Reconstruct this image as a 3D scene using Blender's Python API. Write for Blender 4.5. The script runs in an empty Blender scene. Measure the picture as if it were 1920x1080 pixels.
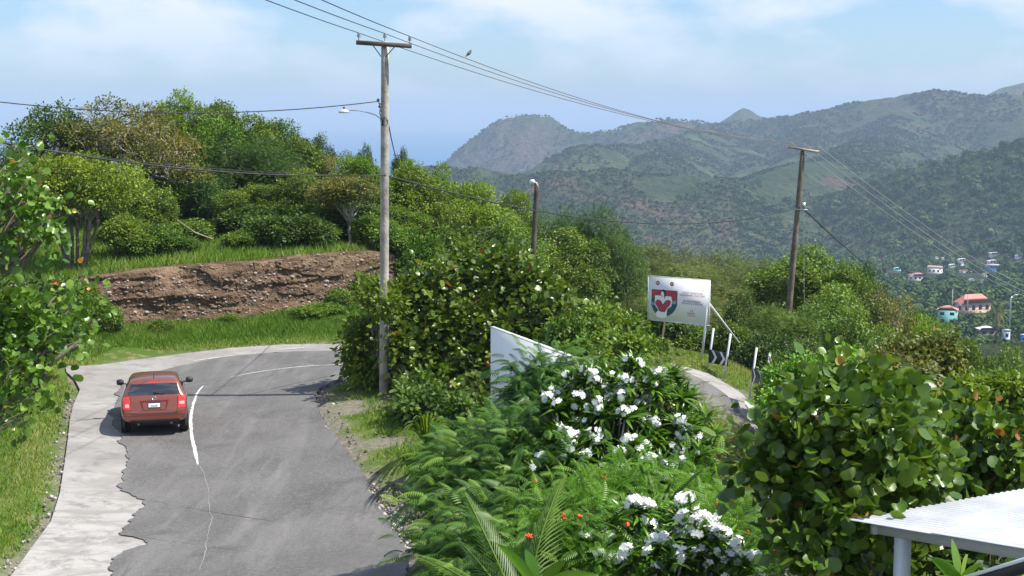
import bpy, bmesh, math, random
import numpy as np
from mathutils import Vector, Matrix
from mathutils.bvhtree import BVHTree

# ------------------------------------------------------------------ camera, world, sun
S = bpy.context.scene
COL = S.collection
F = 2667.0                       # focal length in pixels of the 1920 wide photograph
CAMZ = 8.0
PITCH = math.atan(320.0 / F)
cam_d = bpy.data.cameras.new('camera')
cam_d.lens = 50.0; cam_d.sensor_width = 36.0
cam_d.clip_start = 0.1; cam_d.clip_end = 200000.0
cam = bpy.data.objects.new('camera', cam_d); COL.objects.link(cam)
cam.location = (0, 0, CAMZ); cam.rotation_euler = (math.pi / 2 - PITCH, 0, 0)
S.camera = cam

SUN_EL, SUN_AZ = math.radians(56), math.radians(100)   # azimuth measured from +Y towards +X
SKY_STRENGTH, SUN_STRENGTH = 0.118, 4.5
S.view_settings.view_transform = 'Standard'; S.view_settings.look = 'None'
S.view_settings.gamma = 1.0; S.view_settings.exposure = 0.76
S.cycles.use_denoising = True
S.cycles.max_bounces = 5; S.cycles.diffuse_bounces = 3; S.cycles.glossy_bounces = 2
S.cycles.transmission_bounces = 3; S.cycles.volume_bounces = 0; S.cycles.transparent_max_bounces = 4
S.cycles.sample_clamp_indirect = 4.0

W = bpy.data.worlds.new('World'); S.world = W; W.use_nodes = True
wt = W.node_tree; wt.nodes.clear()
def N(t, typ, **kw):
    n = t.nodes.new(typ)
    for k, v in kw.items():
        if hasattr(n, k): setattr(n, k, v)
    return n
def L(t, a, b): t.links.new(a, b)
sky = N(wt, 'ShaderNodeTexSky'); sky.sky_type = 'NISHITA'; sky.sun_disc = False
sky.sun_elevation = SUN_EL; sky.sun_rotation = SUN_AZ; sky.air_density = 1.0; sky.dust_density = 0.6; sky.ozone_density = 2.0
tc = N(wt, 'ShaderNodeTexCoord')
mp = N(wt, 'ShaderNodeMapping'); mp.inputs['Scale'].default_value = (1, 1, 2.3); mp.inputs['Location'].default_value = (0.30, 0.35, 0.13)
L(wt, tc.outputs['Generated'], mp.inputs['Vector'])
nz = N(wt, 'ShaderNodeTexNoise'); nz.inputs['Scale'].default_value = 7.5; nz.inputs['Detail'].default_value = 9; nz.inputs['Roughness'].default_value = 0.52
L(wt, mp.outputs['Vector'], nz.inputs['Vector'])
rp = N(wt, 'ShaderNodeValToRGB'); rp.color_ramp.elements[0].position = 0.46; rp.color_ramp.elements[1].position = 0.60
L(wt, nz.outputs['Fac'], rp.inputs['Fac'])
sep = N(wt, 'ShaderNodeSeparateXYZ'); L(wt, tc.outputs['Generated'], sep.inputs[0])
hm = N(wt, 'ShaderNodeMapRange'); hm.inputs['From Min'].default_value = 0.0; hm.inputs['From Max'].default_value = 0.075
hm.inputs['To Min'].default_value = 0.10; hm.inputs['To Max'].default_value = 0.95
L(wt, sep.outputs['Z'], hm.inputs['Value'])
mu = N(wt, 'ShaderNodeMath', operation='MULTIPLY'); L(wt, rp.outputs['Color'], mu.inputs[0]); L(wt, hm.outputs[0], mu.inputs[1])
tint = N(wt, 'ShaderNodeMix', data_type='RGBA', blend_type='MULTIPLY'); tint.inputs[0].default_value = 1.0
tint.inputs[7].default_value = (0.56, 0.69, 0.86, 1)
L(wt, sky.outputs[0], tint.inputs[6])
mx = N(wt, 'ShaderNodeMix', data_type='RGBA'); mx.inputs[7].default_value = (4.9, 5.15, 5.75, 1)
L(wt, mu.outputs[0], mx.inputs[0]); L(wt, tint.outputs[2], mx.inputs[6])
bg = N(wt, 'ShaderNodeBackground'); bg.inputs['Strength'].default_value = SKY_STRENGTH
L(wt, mx.outputs[2], bg.inputs['Color'])
wo = N(wt, 'ShaderNodeOutputWorld'); L(wt, bg.outputs[0], wo.inputs['Surface'])

sd = bpy.data.lights.new('sun', 'SUN'); sd.energy = SUN_STRENGTH; sd.angle = math.radians(0.53); sd.color = (1.0, 0.95, 0.87)
sun = bpy.data.objects.new('sun', sd); COL.objects.link(sun)
sv = Vector((math.sin(SUN_AZ) * math.cos(SUN_EL), math.cos(SUN_AZ) * math.cos(SUN_EL), math.sin(SUN_EL)))
sun.rotation_euler = sv.to_track_quat('Z', 'Y').to_euler(); sun.location = (40, 0, 60)

# ------------------------------------------------------------------ image <-> world helpers
fwd = np.array([0, math.cos(PITCH), -math.sin(PITCH)]); upv = np.array([0, math.sin(PITCH), math.cos(PITCH)])
def ray(px, py):
    return fwd + np.array([(px - 960) / F, 0, 0]) + upv * (540 - py) / F
def P(px, py, d):                 # the world point seen at a pixel at distance d along +Y
    r = ray(px, py); return Vector((r[0] * d / r[1], d, CAMZ + r[2] * d / r[1]))
def PZ(px, py, z):                # the world point seen at a pixel at height z
    r = ray(px, py); t = (z - CAMZ) / r[2]; return Vector((r[0] * t, r[1] * t, z))

def hash2(ix, iy, seed):
    h = (ix.astype(np.int64) * 374761393 + iy.astype(np.int64) * 668265263 + seed * 974634721) & 0xffffffff
    h = ((h ^ (h >> 13)) * 1274126177) & 0xffffffff
    return ((h ^ (h >> 16)) & 0xffff) / 65535.0
def vnoise(x, y, seed=0):
    ix = np.floor(x); iy = np.floor(y); fx = x - ix; fy = y - iy
    fx = fx * fx * (3 - 2 * fx); fy = fy * fy * (3 - 2 * fy)
    a = hash2(ix, iy, seed); b = hash2(ix + 1, iy, seed); c = hash2(ix, iy + 1, seed); d = hash2(ix + 1, iy + 1, seed)
    return (a * (1 - fx) + b * fx) * (1 - fy) + (c * (1 - fx) + d * fx) * fy
def fbm(x, y, seed=0, octv=5, gain=0.5):
    s = np.zeros_like(x, dtype=float); a = 1.0; t = 0
    for i in range(octv):
        s += a * (vnoise(x, y, seed + i) * 2 - 1); t += a; a *= gain; x = x * 2.03 + 11.3; y = y * 2.03 + 5.7
    return s / t
def ridged(x, y, seed=0, octv=5):
    s = np.zeros_like(x, dtype=float); a = 1.0; t = 0
    for i in range(octv):
        s += a * (1 - np.abs(vnoise(x, y, seed + i) * 2 - 1) * 2); t += a; a *= 0.5; x = x * 2.07 + 3.1; y = y * 2.07 + 9.2
    return s / t
def sstep(t): t = np.clip(t, 0, 1); return t * t * (3 - 2 * t)

# ------------------------------------------------------------------ terrain height
CP = np.array([
 (-10,20,0),(-5,20,0),(-3,30,0),(-10,30,0),(-8,40,0),(-12,40,.02),(-12,46,0),(-6,46.5,0),(-2.5,48,-.25),(2,49.5,-.8),(5.5,50,-1.4),(7.5,48.5,-2.1),
 (6.5,44,-2.7),(7,38,-3.6),(7,30,-4.7),(7,24,-5),(-6,35,0),(-6,26,0),(-8,12,0),(-4,12,0.1),(-6,0,0),
 (-12.8,26,.5),(-14,22,1.6),(-14,34,.6),(-18,42,.7),(-20,30,2.6),(-24,44,1.6),(-14,10,2),
 (-14,50,.3),(-9,52,.32),(-5,53.5,.45),(0,55,-.35),(-18,49,.6),
 (-30,58,2.2),(-24,62,2.0),(-15,62,1.3),(-8,64,.9),(-20,76,3),(-10,78,1.6),(-3,66,.0),(4,66,-1.6),(5,76,-2.6),(-28,98,1),(-12,98,-2),(1,98,-5),(12,95,-4.6),
 (-45,60,2),(-50,100,-2),(-45,20,3),(-30,10,3),
 (15,76,-4.6),(20,62,-6.5),(14,56,-4),(25,82,-8),(38,100,-18),(20,42,-6.5),(15,32,-5.2),(13,46,-4.2),(5.5,56,-1.25),(8,55,-1.4),(9.8,50.5,-2.3),(10.5,54,-2.4),(45,60,-16),(45,30,-10),(60,100,-26),
 (0,36,.1),(0,43,-.3),(1.5,30,.1),(2.2,40,-1.4),(-1,26,.1),(2,24,.5),(3,18,1.3),(3,12,2.5),(6,13,2.3),(10,13,1),(12,21,-1.5),(0,15,1.3),(0,6,2.6),(6,3,3.4),(16,4,2),(25,12,-2),(30,-5,2),(-20,-8,3),(0,-8,3.2)], float)
def tps(r2): return 0.5 * r2 * np.log(r2 + 1e-9)
_n = len(CP); _d = ((CP[:, None, :2] - CP[None, :, :2]) ** 2).sum(2)
_A = np.zeros((_n + 3, _n + 3)); _A[:_n, :_n] = tps(_d) + np.eye(_n) * 0.6
_A[:_n, _n] = 1; _A[:_n, _n + 1:] = CP[:, :2]; _A[_n, :_n] = 1; _A[_n + 1:, :_n] = CP[:, :2].T
_w = np.linalg.solve(_A, np.concatenate([CP[:, 2], np.zeros(3)]))
def Hrbf(x, y):
    x = np.asarray(x, float); y = np.asarray(y, float); s = np.full(x.shape, _w[_n])
    s = s + _w[_n + 1] * x + _w[_n + 2] * y
    for i in range(_n): s += _w[i] * tps((x - CP[i, 0]) ** 2 + (y - CP[i, 1]) ** 2)
    return s
BX = [-40, -22, -18.5, -15.6, -13.6, -9.6, -7.5, -5.6, -4.4, -3, 0]
BY = [41, 44, 46.5, 49.6, 51.6, 53.3, 55.2, 57.2, 59.5, 62, 66]
def bank_y(x): return np.interp(x, BX, BY)
def bank_a(x): return np.interp(x, [-40, -24, -19, -15.5, -12, -6.5, -4.6, -3, -1], [0.8, 1.1, 1.5, 1.8, 2.0, 1.95, 1.5, .6, 0])
# ridges of the far mountains: (x pixel, y pixel of the crest, distance), slope of the flanks
RIDGES = [
 ([(866,322,3300),(884,298,3300),(904,264,3300),(924,237,3300),(955,222,3280),(1000,214,3260),(1030,222,3240),(1060,243,3200),(1100,249,3150),(1150,247,3100),(1190,233,3080),(1250,226,3060),(1330,232,3000)], .85),
 ([(1368,228,3700),(1397,205,3700),(1427,226,3700)], 1.0),
 ([(1290,250,2950),(1330,234,2950),(1440,222,2900),(1530,212,2850),(1620,188,2800),(1740,170,2700),(1850,176,2600),(1960,168,2550),(2300,140,2400)], .42),
 ([(1840,182,3500),(1890,158,3500),(1930,150,3500),(2100,150,3500)], .7),
 ([(1010,318,1950),(1062,302,1980),(1092,281,2000),(1162,272,2100),(1250,262,2300),(1340,242,2700)], .45),
 ([(1350,240,2850),(1380,285,2400),(1420,310,2150)], .45),
 ([(1540,215,2800),(1520,270,2400),(1500,300,2100)], .45),
 ([(1250,262,2300),(1230,300,1900)], .45),
 ([(740,345,1560),(780,328,1560),(812,319,1550),(900,322,1530),(1004,327,1500),(1080,323,1490),(1150,319,1480),(1240,322,1480),(1325,327,1480),(1412,326,1500),(1477,316,1560),(1560,298,1750),(1640,262,2100)], .38),
 ([(1004,327,1500),(1030,370,1420),(1040,430,1340)], .40),
 ([(1120,321,1485),(1160,370,1410),(1205,440,1320)], .40),
 ([(1240,322,1480),(1290,375,1400),(1335,445,1310)], .40),
 ([(1325,327,1480),(1380,395,1390),(1400,450,1320)], .42),
 ([(1412,326,1500),(1450,385,1410),(1500,450,1320)], .40),
 ([(1700,200,2650),(1660,260,2300),(1610,330,1850)], .42),
 ([(1520,450,1380),(1560,425,1400),(1600,395,1400),(1692,342,1400),(1762,302,1420),(1821,292,1400),(1879,294,1380),(1940,262,1350),(2200,200,1300)], .45),
 ([(1821,292,1400),(1800,380,1300),(1780,440,1220)], .45),
 ([(1830,478,1080),(1920,448,1050),(2100,400,1000)], .35),
]
RW = [([tuple(P(*p)) for p in pts], s) for pts, s in RIDGES]
def Hfar(x, y):
    x = np.asarray(x, float); y = np.asarray(y, float)
    fl = np.interp(y, [0, 100, 125, 200, 400, 550, 800, 1000, 1150, 1300, 2600, 3400, 5000], [-3, -5.5, -9, -28, -58, -66, -87, -98, -110, -122, -126, -150, -160])
    fl = fl - sstep((-x - 30 - 0.02 * y) / 260.) * 110
    wx = x + 60 * fbm(x / 260., y / 260., 31, 3); wy = y + 60 * fbm(x / 260., y / 260., 57, 3)
    h = fl + 0 * x
    for pts, s in RW:
        for a, b in zip(pts[:-1], pts[1:]):
            ax, ay, az = a; bx, by, bz = b; dx, dy = bx - ax, by - ay
            t = np.clip(((x - ax) * dx + (y - ay) * dy) / (dx * dx + dy * dy), 0, 1)
            t0 = t
            ds = np.hypot(x - ax - t * dx, y - ay - t * dy)
            t2 = np.clip(((wx - ax) * dx + (wy - ay) * dy) / (dx * dx + dy * dy), 0, 1)
            dw = np.hypot(wx - ax - t2 * dx, wy - ay - t2 * dy)
            k = sstep(ds / 150.); dd = ds * (1 - k) + dw * k
            z = az + t0 * (bz - az); rr = 14 + (26 if s >= 1 else 0); dd = np.sqrt(dd * dd + rr * rr) - rr
            h = np.maximum(h, z - s * dd * (1.0 + 0.0004 * dd))
    rel = sstep((h - fl) / 60.)
    far = sstep((y - 500) / 500.)
    top = np.maximum(0, 1 - (h - fl) / 190.)
    h = h + far * rel * ((11 * ridged(x / 190., y / 240., 5, 5) - 5) * (0.35 + .5 * top) + 5 * ridged(x / 70., y / 100., 45, 4)) + far * 2.5 * fbm(x / 60., y / 60., 9, 4)
    return h
def H(x, y):
    x = np.asarray(x, float); y = np.asarray(y, float)
    r = np.hypot(x, (y - 50)); w = sstep((r - 62) / 60.)
    xn = np.clip(x, -75, 75); yn = np.clip(y, -20, 130)
    hn = Hrbf(xn, yn)
    st = sstep((y - bank_y(x)) / 1.1) * bank_a(x) * (1 - sstep((y - 62) / 40.) * .5)
    return (hn + st) * (1 - w) + Hfar(x, y) * w
def hz(x, y): return float(H(np.array([x]), np.array([y]))[0])
def hit(px, py, d0=150, d1=3500):
    r = ray(px, py); ds = np.exp(np.linspace(math.log(d0), math.log(d1), 900))
    xs = r[0] * ds / r[1]; zs = CAMZ + r[2] * ds / r[1]; hs = H(xs, ds)
    i = np.argmax(zs < hs)
    if not (zs < hs).any(): i = len(ds) - 1
    return Vector((xs[i], ds[i], hs[i]))

# ------------------------------------------------------------------ object helpers
def tag(o, label=None, cat=None, group=None, kind=None):
    if label: o['label'] = label
    if cat: o['category'] = cat
    if group: o['group'] = group
    if kind: o['kind'] = kind
    return o
def empty(name, loc=(0, 0, 0), rz=0, label=None, cat=None, group=None):
    o = bpy.data.objects.new(name, None); COL.objects.link(o); o.location = loc; o.rotation_euler = (0, 0, rz)
    o.empty_display_size = .3
    return tag(o, label, cat, group)
class MB:
    """collects geometry with a per-vertex value 'var' and builds ONE mesh object"""
    def __init__(s): s.V = []; s.F = {}; s.A = []; s.n = 0
    def add(s, V, Fc, a=0.5):
        V = np.asarray(V, float).reshape(-1, 3); Fc = np.asarray(Fc, int)
        s.V.append(V); s.F.setdefault(Fc.shape[1], []).append(Fc + s.n)
        s.A.append(np.broadcast_to(np.asarray(a, float), (len(V),)) if np.ndim(a) == 0 else np.asarray(a, float)); s.n += len(V); return s
    def box(s, c, size, R=None, a=.5):
        v = np.array([(x, y, z) for x in (-.5, .5) for y in (-.5, .5) for z in (-.5, .5)]) * np.array(size)
        if R is not None: v = v @ np.array(R).T
        return s.add(v + np.array(c), [(0, 1, 3, 2), (4, 6, 7, 5), (0, 4, 5, 1), (2, 3, 7, 6), (0, 2, 6, 4), (1, 5, 7, 3)], a)
    def tube(s, pts, rad, n=8, a=.5, cap=True):
        pts = np.array([tuple(p) for p in pts], float); m = len(pts)
        rad = np.broadcast_to(np.asarray(rad, float), (m,)) if np.ndim(rad) == 0 else np.asarray(rad, float)
        T = np.gradient(pts, axis=0); T /= np.linalg.norm(T, axis=1)[:, None] + 1e-12
        ref = np.array([0, 0, 1.0]) if abs(T[0][2]) < .9 else np.array([1.0, 0, 0])
        V = []
        u = np.cross(T[0], ref); u /= np.linalg.norm(u)
        for i in range(m):
            u = u - T[i] * np.dot(u, T[i]); u /= np.linalg.norm(u) + 1e-12; w = np.cross(T[i], u)
            an = np.arange(n) * 2 * math.pi / n
            V.append(pts[i] + rad[i] * (np.cos(an)[:, None] * u + np.sin(an)[:, None] * w))
        V = np.concatenate(V); Fc = []
        for i in range(m - 1):
            for j in range(n):
                Fc.append((i * n + j, i * n + (j + 1) % n, (i + 1) * n + (j + 1) % n, (i + 1) * n + j))
        s.add(V, Fc, a)
        if cap:
            c0 = s.n; s.add(np.array([pts[0], pts[-1]]), np.zeros((0, 3), int), a)
            b = c0 - len(V)
            f3 = [(c0, b + (j + 1) % n, b + j) for j in range(n)] + [(c0 + 1, b + (m - 1) * n + j, b + (m - 1) * n + (j + 1) % n) for j in range(n)]
            s.F.setdefault(3, []).append(np.array(f3))
        return s
    def build(s, name, mat, parent=None, smooth=False, loc=None):
        me = bpy.data.meshes.new(name); V = np.concatenate(s.V).astype(np.float32)
        me.vertices.add(len(V)); me.vertices.foreach_set('co', V.ravel())
        ls = []; tot = []
        for k, fs in s.F.items():
            f = np.concatenate(fs)
            if len(f): ls.append(f.ravel()); tot.append(np.full(len(f), k))
        ls = np.concatenate(ls).astype(np.int32); tot = np.concatenate(tot).astype(np.int32)
        me.loops.add(len(ls)); me.loops.foreach_set('vertex_index', ls)
        me.polygons.add(len(tot)); st = np.concatenate([[0], np.cumsum(tot)[:-1]]).astype(np.int32)
        me.polygons.foreach_set('loop_start', st); me.polygons.foreach_set('loop_total', tot)
        if smooth: me.polygons.foreach_set('use_smooth', np.ones(len(tot), bool))
        at = me.attributes.new('var', 'FLOAT', 'POINT'); at.data.foreach_set('value', np.concatenate(s.A).astype(np.float32))
        me.update(); me.validate()
        if mat: me.materials.append(mat)
        o = bpy.data.objects.new(name, me); COL.objects.link(o)
        if parent: o.parent = parent
        if loc is not None: o.location = loc
        return o
def Rz(a): c, s = math.cos(a), math.sin(a); return np.array([(c, -s, 0), (s, c, 0), (0, 0, 1.0)])
def Rx(a): c, s = math.cos(a), math.sin(a); return np.array([(1, 0, 0), (0, c, -s), (0, s, c)])
def Ry(a): c, s = math.cos(a), math.sin(a); return np.array([(c, 0, s), (0, 1, 0), (-s, 0, c)])
def copy_tree(o, loc, rz, sc, label, cat, group, proto_parts):
    pass

# ------------------------------------------------------------------ materials
def mat(name, col, rough=.6, metal=0., noise=0., nscale=5., bump=0., bscale=40., emis=None, coat=0., spec=.5):
    m = bpy.data.materials.new(name); m.use_nodes = True; t = m.node_tree; b = t.nodes['Principled BSDF']
    b.inputs['Base Color'].default_value = (*col, 1); b.inputs['Roughness'].default_value = rough; b.inputs['Metallic'].default_value = metal
    b.inputs['Coat Weight'].default_value = coat; b.inputs['Specular IOR Level'].default_value = spec
    if noise:
        g = N(t, 'ShaderNodeNewGeometry') ; n = N(t, 'ShaderNodeTexNoise'); n.inputs['Scale'].default_value = nscale; n.inputs['Detail'].default_value = 6
        tco = N(t, 'ShaderNodeTexCoord'); L(t, tco.outputs['Object'], n.inputs['Vector'])
        r = N(t, 'ShaderNodeValToRGB'); r.color_ramp.elements[0].position = .35; r.color_ramp.elements[1].position = .68
        r.color_ramp.elements[0].color = (*[c * (1 - noise) for c in col], 1); r.color_ramp.elements[1].color = (*[min(1, c * (1 + noise)) for c in col], 1)
        L(t, n.outputs['Fac'], r.inputs[0]); L(t, r.outputs[0], b.inputs['Base Color'])
    if bump:
        n2 = N(t, 'ShaderNodeTexNoise'); n2.inputs['Scale'].default_value = bscale; n2.inputs['Detail'].default_value = 4
        tco = N(t, 'ShaderNodeTexCoord'); L(t, tco.outputs['Object'], n2.inputs['Vector'])
        bp = N(t, 'ShaderNodeBump'); bp.inputs['Strength'].default_value = bump; bp.inputs['Distance'].default_value = .02
        L(t, n2.outputs['Fac'], bp.inputs['Height']); L(t, bp.outputs[0], b.inputs['Normal'])
    if emis:
        b.inputs['Emission Color'].default_value = (*emis[0], 1); b.inputs['Emission Strength'].default_value = emis[1]
    return m
def leafmat(name, stops, transl=.28, rough=.45, spec=.35, tcol=(1.25, 1.25, .55)):
    m = bpy.data.materials.new(name); m.use_nodes = True; t = m.node_tree; b = t.nodes['Principled BSDF']
    at = N(t, 'ShaderNodeAttribute'); at.attribute_name = 'var'
    oi = N(t, 'ShaderNodeObjectInfo')
    r = N(t, 'ShaderNodeValToRGB'); cr = r.color_ramp
    while len(cr.elements) < len(stops): cr.elements.new(.5)
    for e, (p, c) in zip(cr.elements, stops): e.position = p; e.color = (*c, 1)
    L(t, at.outputs['Fac'], r.inputs[0])
    hs = N(t, 'ShaderNodeHueSaturation')
    mr = N(t, 'ShaderNodeMapRange'); mr.inputs['To Min'].default_value = .485; mr.inputs['To Max'].default_value = .512
    L(t, oi.outputs['Random'], mr.inputs['Value']); L(t, mr.outputs[0], hs.inputs['Hue'])
    mv = N(t, 'ShaderNodeMapRange'); mv.inputs['To Min'].default_value = .85; mv.inputs['To Max'].default_value = 1.2
    mm = N(t, 'ShaderNodeMath', operation='FRACT'); m3 = N(t, 'ShaderNodeMath', operation='MULTIPLY'); m3.inputs[1].default_value = 7.31
    L(t, oi.outputs['Random'], m3.inputs[0]); L(t, m3.outputs[0], mm.inputs[0]); L(t, mm.outputs[0], mv.inputs['Value']); L(t, mv.outputs[0], hs.inputs['Value'])
    L(t, r.outputs[0], hs.inputs['Color']); L(t, hs.outputs[0], b.inputs['Base Color'])
    b.inputs['Roughness'].default_value = rough; b.inputs['Specular IOR Level'].default_value = spec
    tr = N(t, 'ShaderNodeBsdfTranslucent'); mm2 = N(t, 'ShaderNodeMix', data_type='RGBA', blend_type='MULTIPLY'); mm2.inputs[0].default_value = 1
    mm2.inputs[7].default_value = (*tcol, 1); L(t, hs.outputs[0], mm2.inputs[6]); L(t, mm2.outputs[2], tr.inputs['Color'])
    ms = N(t, 'ShaderNodeMixShader'); ms.inputs[0].default_value = transl
    L(t, b.outputs[0], ms.inputs[1]); L(t, tr.outputs[0], ms.inputs[2]); L(t, ms.outputs[0], t.nodes['Material Output'].inputs['Surface'])
    return m
M = {}
M['leaf_mid'] = leafmat('mid green leaves', [(0, (.030, .058, .007)), (.5, (.078, .155, .012)), (.9, (.17, .26, .025)), (1, (.30, .29, .06))])
M['leaf_bright'] = leafmat('bright leaves', [(0, (.045, .085, .006)), (.5, (.125, .205, .010)), (1, (.25, .35, .03))], .33)
M['leaf_olive'] = leafmat('olive leaves', [(0, (.05, .07, .012)), (.55, (.13, .15, .022)), (.85, (.24, .22, .05)), (1, (.36, .24, .08))])
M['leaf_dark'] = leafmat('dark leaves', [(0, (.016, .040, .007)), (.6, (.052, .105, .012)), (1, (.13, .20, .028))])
M['leaf_blue'] = leafmat('feathery leaves', [(0, (.030, .070, .014)), (.6, (.065, .135, .024)), (1, (.13, .21, .045))])
M['leaf_grape'] = leafmat('sea grape leaves', [(0, (.032, .075, .009)), (.5, (.082, .165, .013)), (.86, (.17, .26, .03)), (.95, (.20, .28, .07)), (.99, (.30, .26, .03)), (1, (.38, .16, .04))], .25, .34, .5)
M['leaf_grape_r'] = leafmat('sea grape leaves deep', [(0, (.025, .065, .009)), (.5, (.075, .155, .012)), (.9, (.18, .27, .03)), (.975, (.16, .24, .08)), (.985, (.5, .33, .02)), (1, (.5, .30, .03))], .22, .34, .5)
M['leaf_frangi'] = leafmat('glossy narrow leaves', [(0, (.035, .105, .008)), (.6, (.065, .18, .010)), (1, (.14, .30, .02))], .22, .32, .5)
M['leaf_lime'] = leafmat('lime leaflets', [(0, (.07, .17, .015)), (.6, (.13, .28, .025)), (1, (.26, .42, .06))], .33)
M['leaf_fern'] = leafmat('pinnate leaflets', [(0, (.026, .072, .011)), (.6, (.058, .140, .016)), (1, (.17, .28, .035))], .28)
M['leaf_scrub'] = leafmat('dry feathery leaves', [(0, (.060, .090, .018)), (.6, (.135, .175, .032)), (1, (.25, .28, .07))], .28)
M['grass'] = leafmat('grass blades', [(0, (.055, .13, .014)), (.5, (.13, .23, .025)), (.8, (.21, .29, .05)), (1, (.34, .31, .12))], .35, .6, .2)
M['petal'] = leafmat('white petals', [(0, (.85, .85, .82)), (1, (.9, .9, .9))], .2, .6, .2, (1, 1, 1))
M['petal_red'] = mat('orange red petals', (.85, .12, .03), .6)
M['bark'] = mat('bark', (.16, .13, .10), .9, noise=.4, nscale=6, bump=.6, bscale=20)
M['bark_pale'] = mat('pale bark', (.36, .33, .28), .9, noise=.35, nscale=4, bump=.6, bscale=20)
M['bark_dark'] = mat('dark bark', (.07, .055, .04), .9, noise=.3, nscale=6)
# ------------------------------------------------------------------ ground materials
def mixc(t, fac, a, b):
    m = N(t, 'ShaderNodeMix', data_type='RGBA')
    if isinstance(fac, float): m.inputs[0].default_value = fac
    else: L(t, fac, m.inputs[0])
    for i, c in ((6, a), (7, b)):
        if isinstance(c, tuple): m.inputs[i].default_value = (*c, 1)
        else: L(t, c, m.inputs[i])
    return m.outputs[2]
def noisef(t, vec, scale, detail=6, rough=.55, lo=.4, hi=.6, dist=0.):
    n = N(t, 'ShaderNodeTexNoise'); n.inputs['Scale'].default_value = scale; n.inputs['Detail'].default_value = detail
    n.inputs['Roughness'].default_value = rough; n.inputs['Distortion'].default_value = dist
    L(t, vec, n.inputs['Vector']); r = N(t, 'ShaderNodeMapRange'); r.inputs['From Min'].default_value = lo; r.inputs['From Max'].default_value = hi
    L(t, n.outputs['Fac'], r.inputs['Value']); return r.outputs[0]
def newmat(name):
    m = bpy.data.materials.new(name); m.use_nodes = True; t = m.node_tree
    tco = N(t, 'ShaderNodeTexCoord'); return m, t, t.nodes['Principled BSDF'], tco.outputs['Object']
def bumpn(t, b, h, strength, dist, chain=None):
    bp = N(t, 'ShaderNodeBump'); bp.inputs['Strength'].default_value = strength; bp.inputs['Distance'].default_value = dist
    L(t, h, bp.inputs['Height'])
    if chain is not None: L(t, chain, bp.inputs['Normal'])
    L(t, bp.outputs[0], b.inputs['Normal']); return bp.outputs[0]
def attr(t, name):
    a = N(t, 'ShaderNodeAttribute'); a.attribute_name = name; return a.outputs['Fac']

def ground_material():
    m, t, b, v = newmat('ground')
    # near: grass and dry soil
    g = mixc(t, noisef(t, v, .35, 6, .6, .35, .65), (.055, .105, .014), (.095, .135, .03))
    g = mixc(t, noisef(t, v, 2.2, 5, .6, .52, .68), g, (.20, .17, .09))
    soil = mixc(t, noisef(t, v, 6., 6, .7, .35, .65), (.10, .085, .07), (.26, .225, .19))
    vo = N(t, 'ShaderNodeTexVoronoi'); vo.inputs['Scale'].default_value = 14.; L(t, v, vo.inputs['Vector'])
    r = N(t, 'ShaderNodeMapRange'); r.inputs['From Min'].default_value = .12; r.inputs['From Max'].default_value = .3; r.inputs['To Min'].default_value = 1; r.inputs['To Max'].default_value = 0
    L(t, vo.outputs['Distance'], r.inputs['Value'])
    soil = mixc(t, r.outputs[0], soil, (.34, .31, .28))
    near = mixc(t, attr(t, 'dirt'), g, soil)
    # far: scrub covered slopes with bare and grassy patches
    fr = mixc(t, noisef(t, v, .02, 8, .62, .38, .62), (.030, .058, .022), (.070, .090, .036))
    fr = mixc(t, noisef(t, v, .0042, 8, .6, .50, .60), fr, (.095, .110, .044))
    fr = mixc(t, noisef(t, v, .0065, 9, .65, .54, .63, .6), fr, (.125, .088, .062))
    fr = mixc(t, noisef(t, v, .11, 3, .6, .50, .62), fr, (.026, .048, .020))
    fr = mixc(t, attr(t, 'rock'), fr, (.13, .095, .075))
    c = mixc(t, attr(t, 'far'), near, fr)
    L(t, c, b.inputs['Base Color']); b.inputs['Roughness'].default_value = .95; b.inputs['Specular IOR Level'].default_value = .1
    n1 = N(t, 'ShaderNodeTexNoise'); n1.inputs['Scale'].default_value = .045; n1.inputs['Detail'].default_value = 10; n1.inputs['Roughness'].default_value = .62
    L(t, v, n1.inputs['Vector'])
    mu1 = N(t, 'ShaderNodeMath', operation='MULTIPLY'); L(t, n1.outputs['Fac'], mu1.inputs[0]); L(t, attr(t, 'far'), mu1.inputs[1])
    ch = bumpn(t, b, mu1.outputs[0], 1.0, 22.)
    n2 = N(t, 'ShaderNodeTexNoise'); n2.inputs['Scale'].default_value = 9; n2.inputs['Detail'].default_value = 6; L(t, v, n2.inputs['Vector'])
    bumpn(t, b, n2.outputs['Fac'], .6, .06, ch)
    return m

# road edges (x, y) worked out from the photograph on flat ground
LEFT = [PZ(px, py, 0.) for px, py in [(20,1080),(62,1022),(95,975),(112,925),(122,870),(128,830),(131,800),(138,765),(150,735),(140,716),(124,704),(124,695),(180,690),(250,678),(330,668),(430,658),(530,653),(620,651.5)]]
RIGHT = [PZ(px, py, 0.) for px, py in [(768,1080),(745,1020),(715,958),(680,900),(640,848),(610,808),(593,775),(590,752),(600,737),(630,722)]]
LEFT = [(-8.0,6),(-8.2,14),(-8.6,20)] + [(p.x, p.y) for p in LEFT] + [(-2.5,50.4),(1.5,51.9),(4.2,52.7),(6.0,52.7),(7.3,52.0),(8.3,50.4),(8.9,47.6),(9.4,43),(9.7,38),(9.8,31),(9.8,22)]
RIGHT = [(-1.0,6),(-1.2,14),(-1.6,20)] + [(p.x, p.y) for p in RIGHT] + [(-3.4,45.3),(-1.2,46.4),(1.2,46.9),(2.7,46.0),(3.5,43.6),(4.0,40),(4.2,36),(4.2,30),(4.2,22)]
LEFT, RIGHT = np.array(LEFT), np.array(RIGHT)
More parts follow.
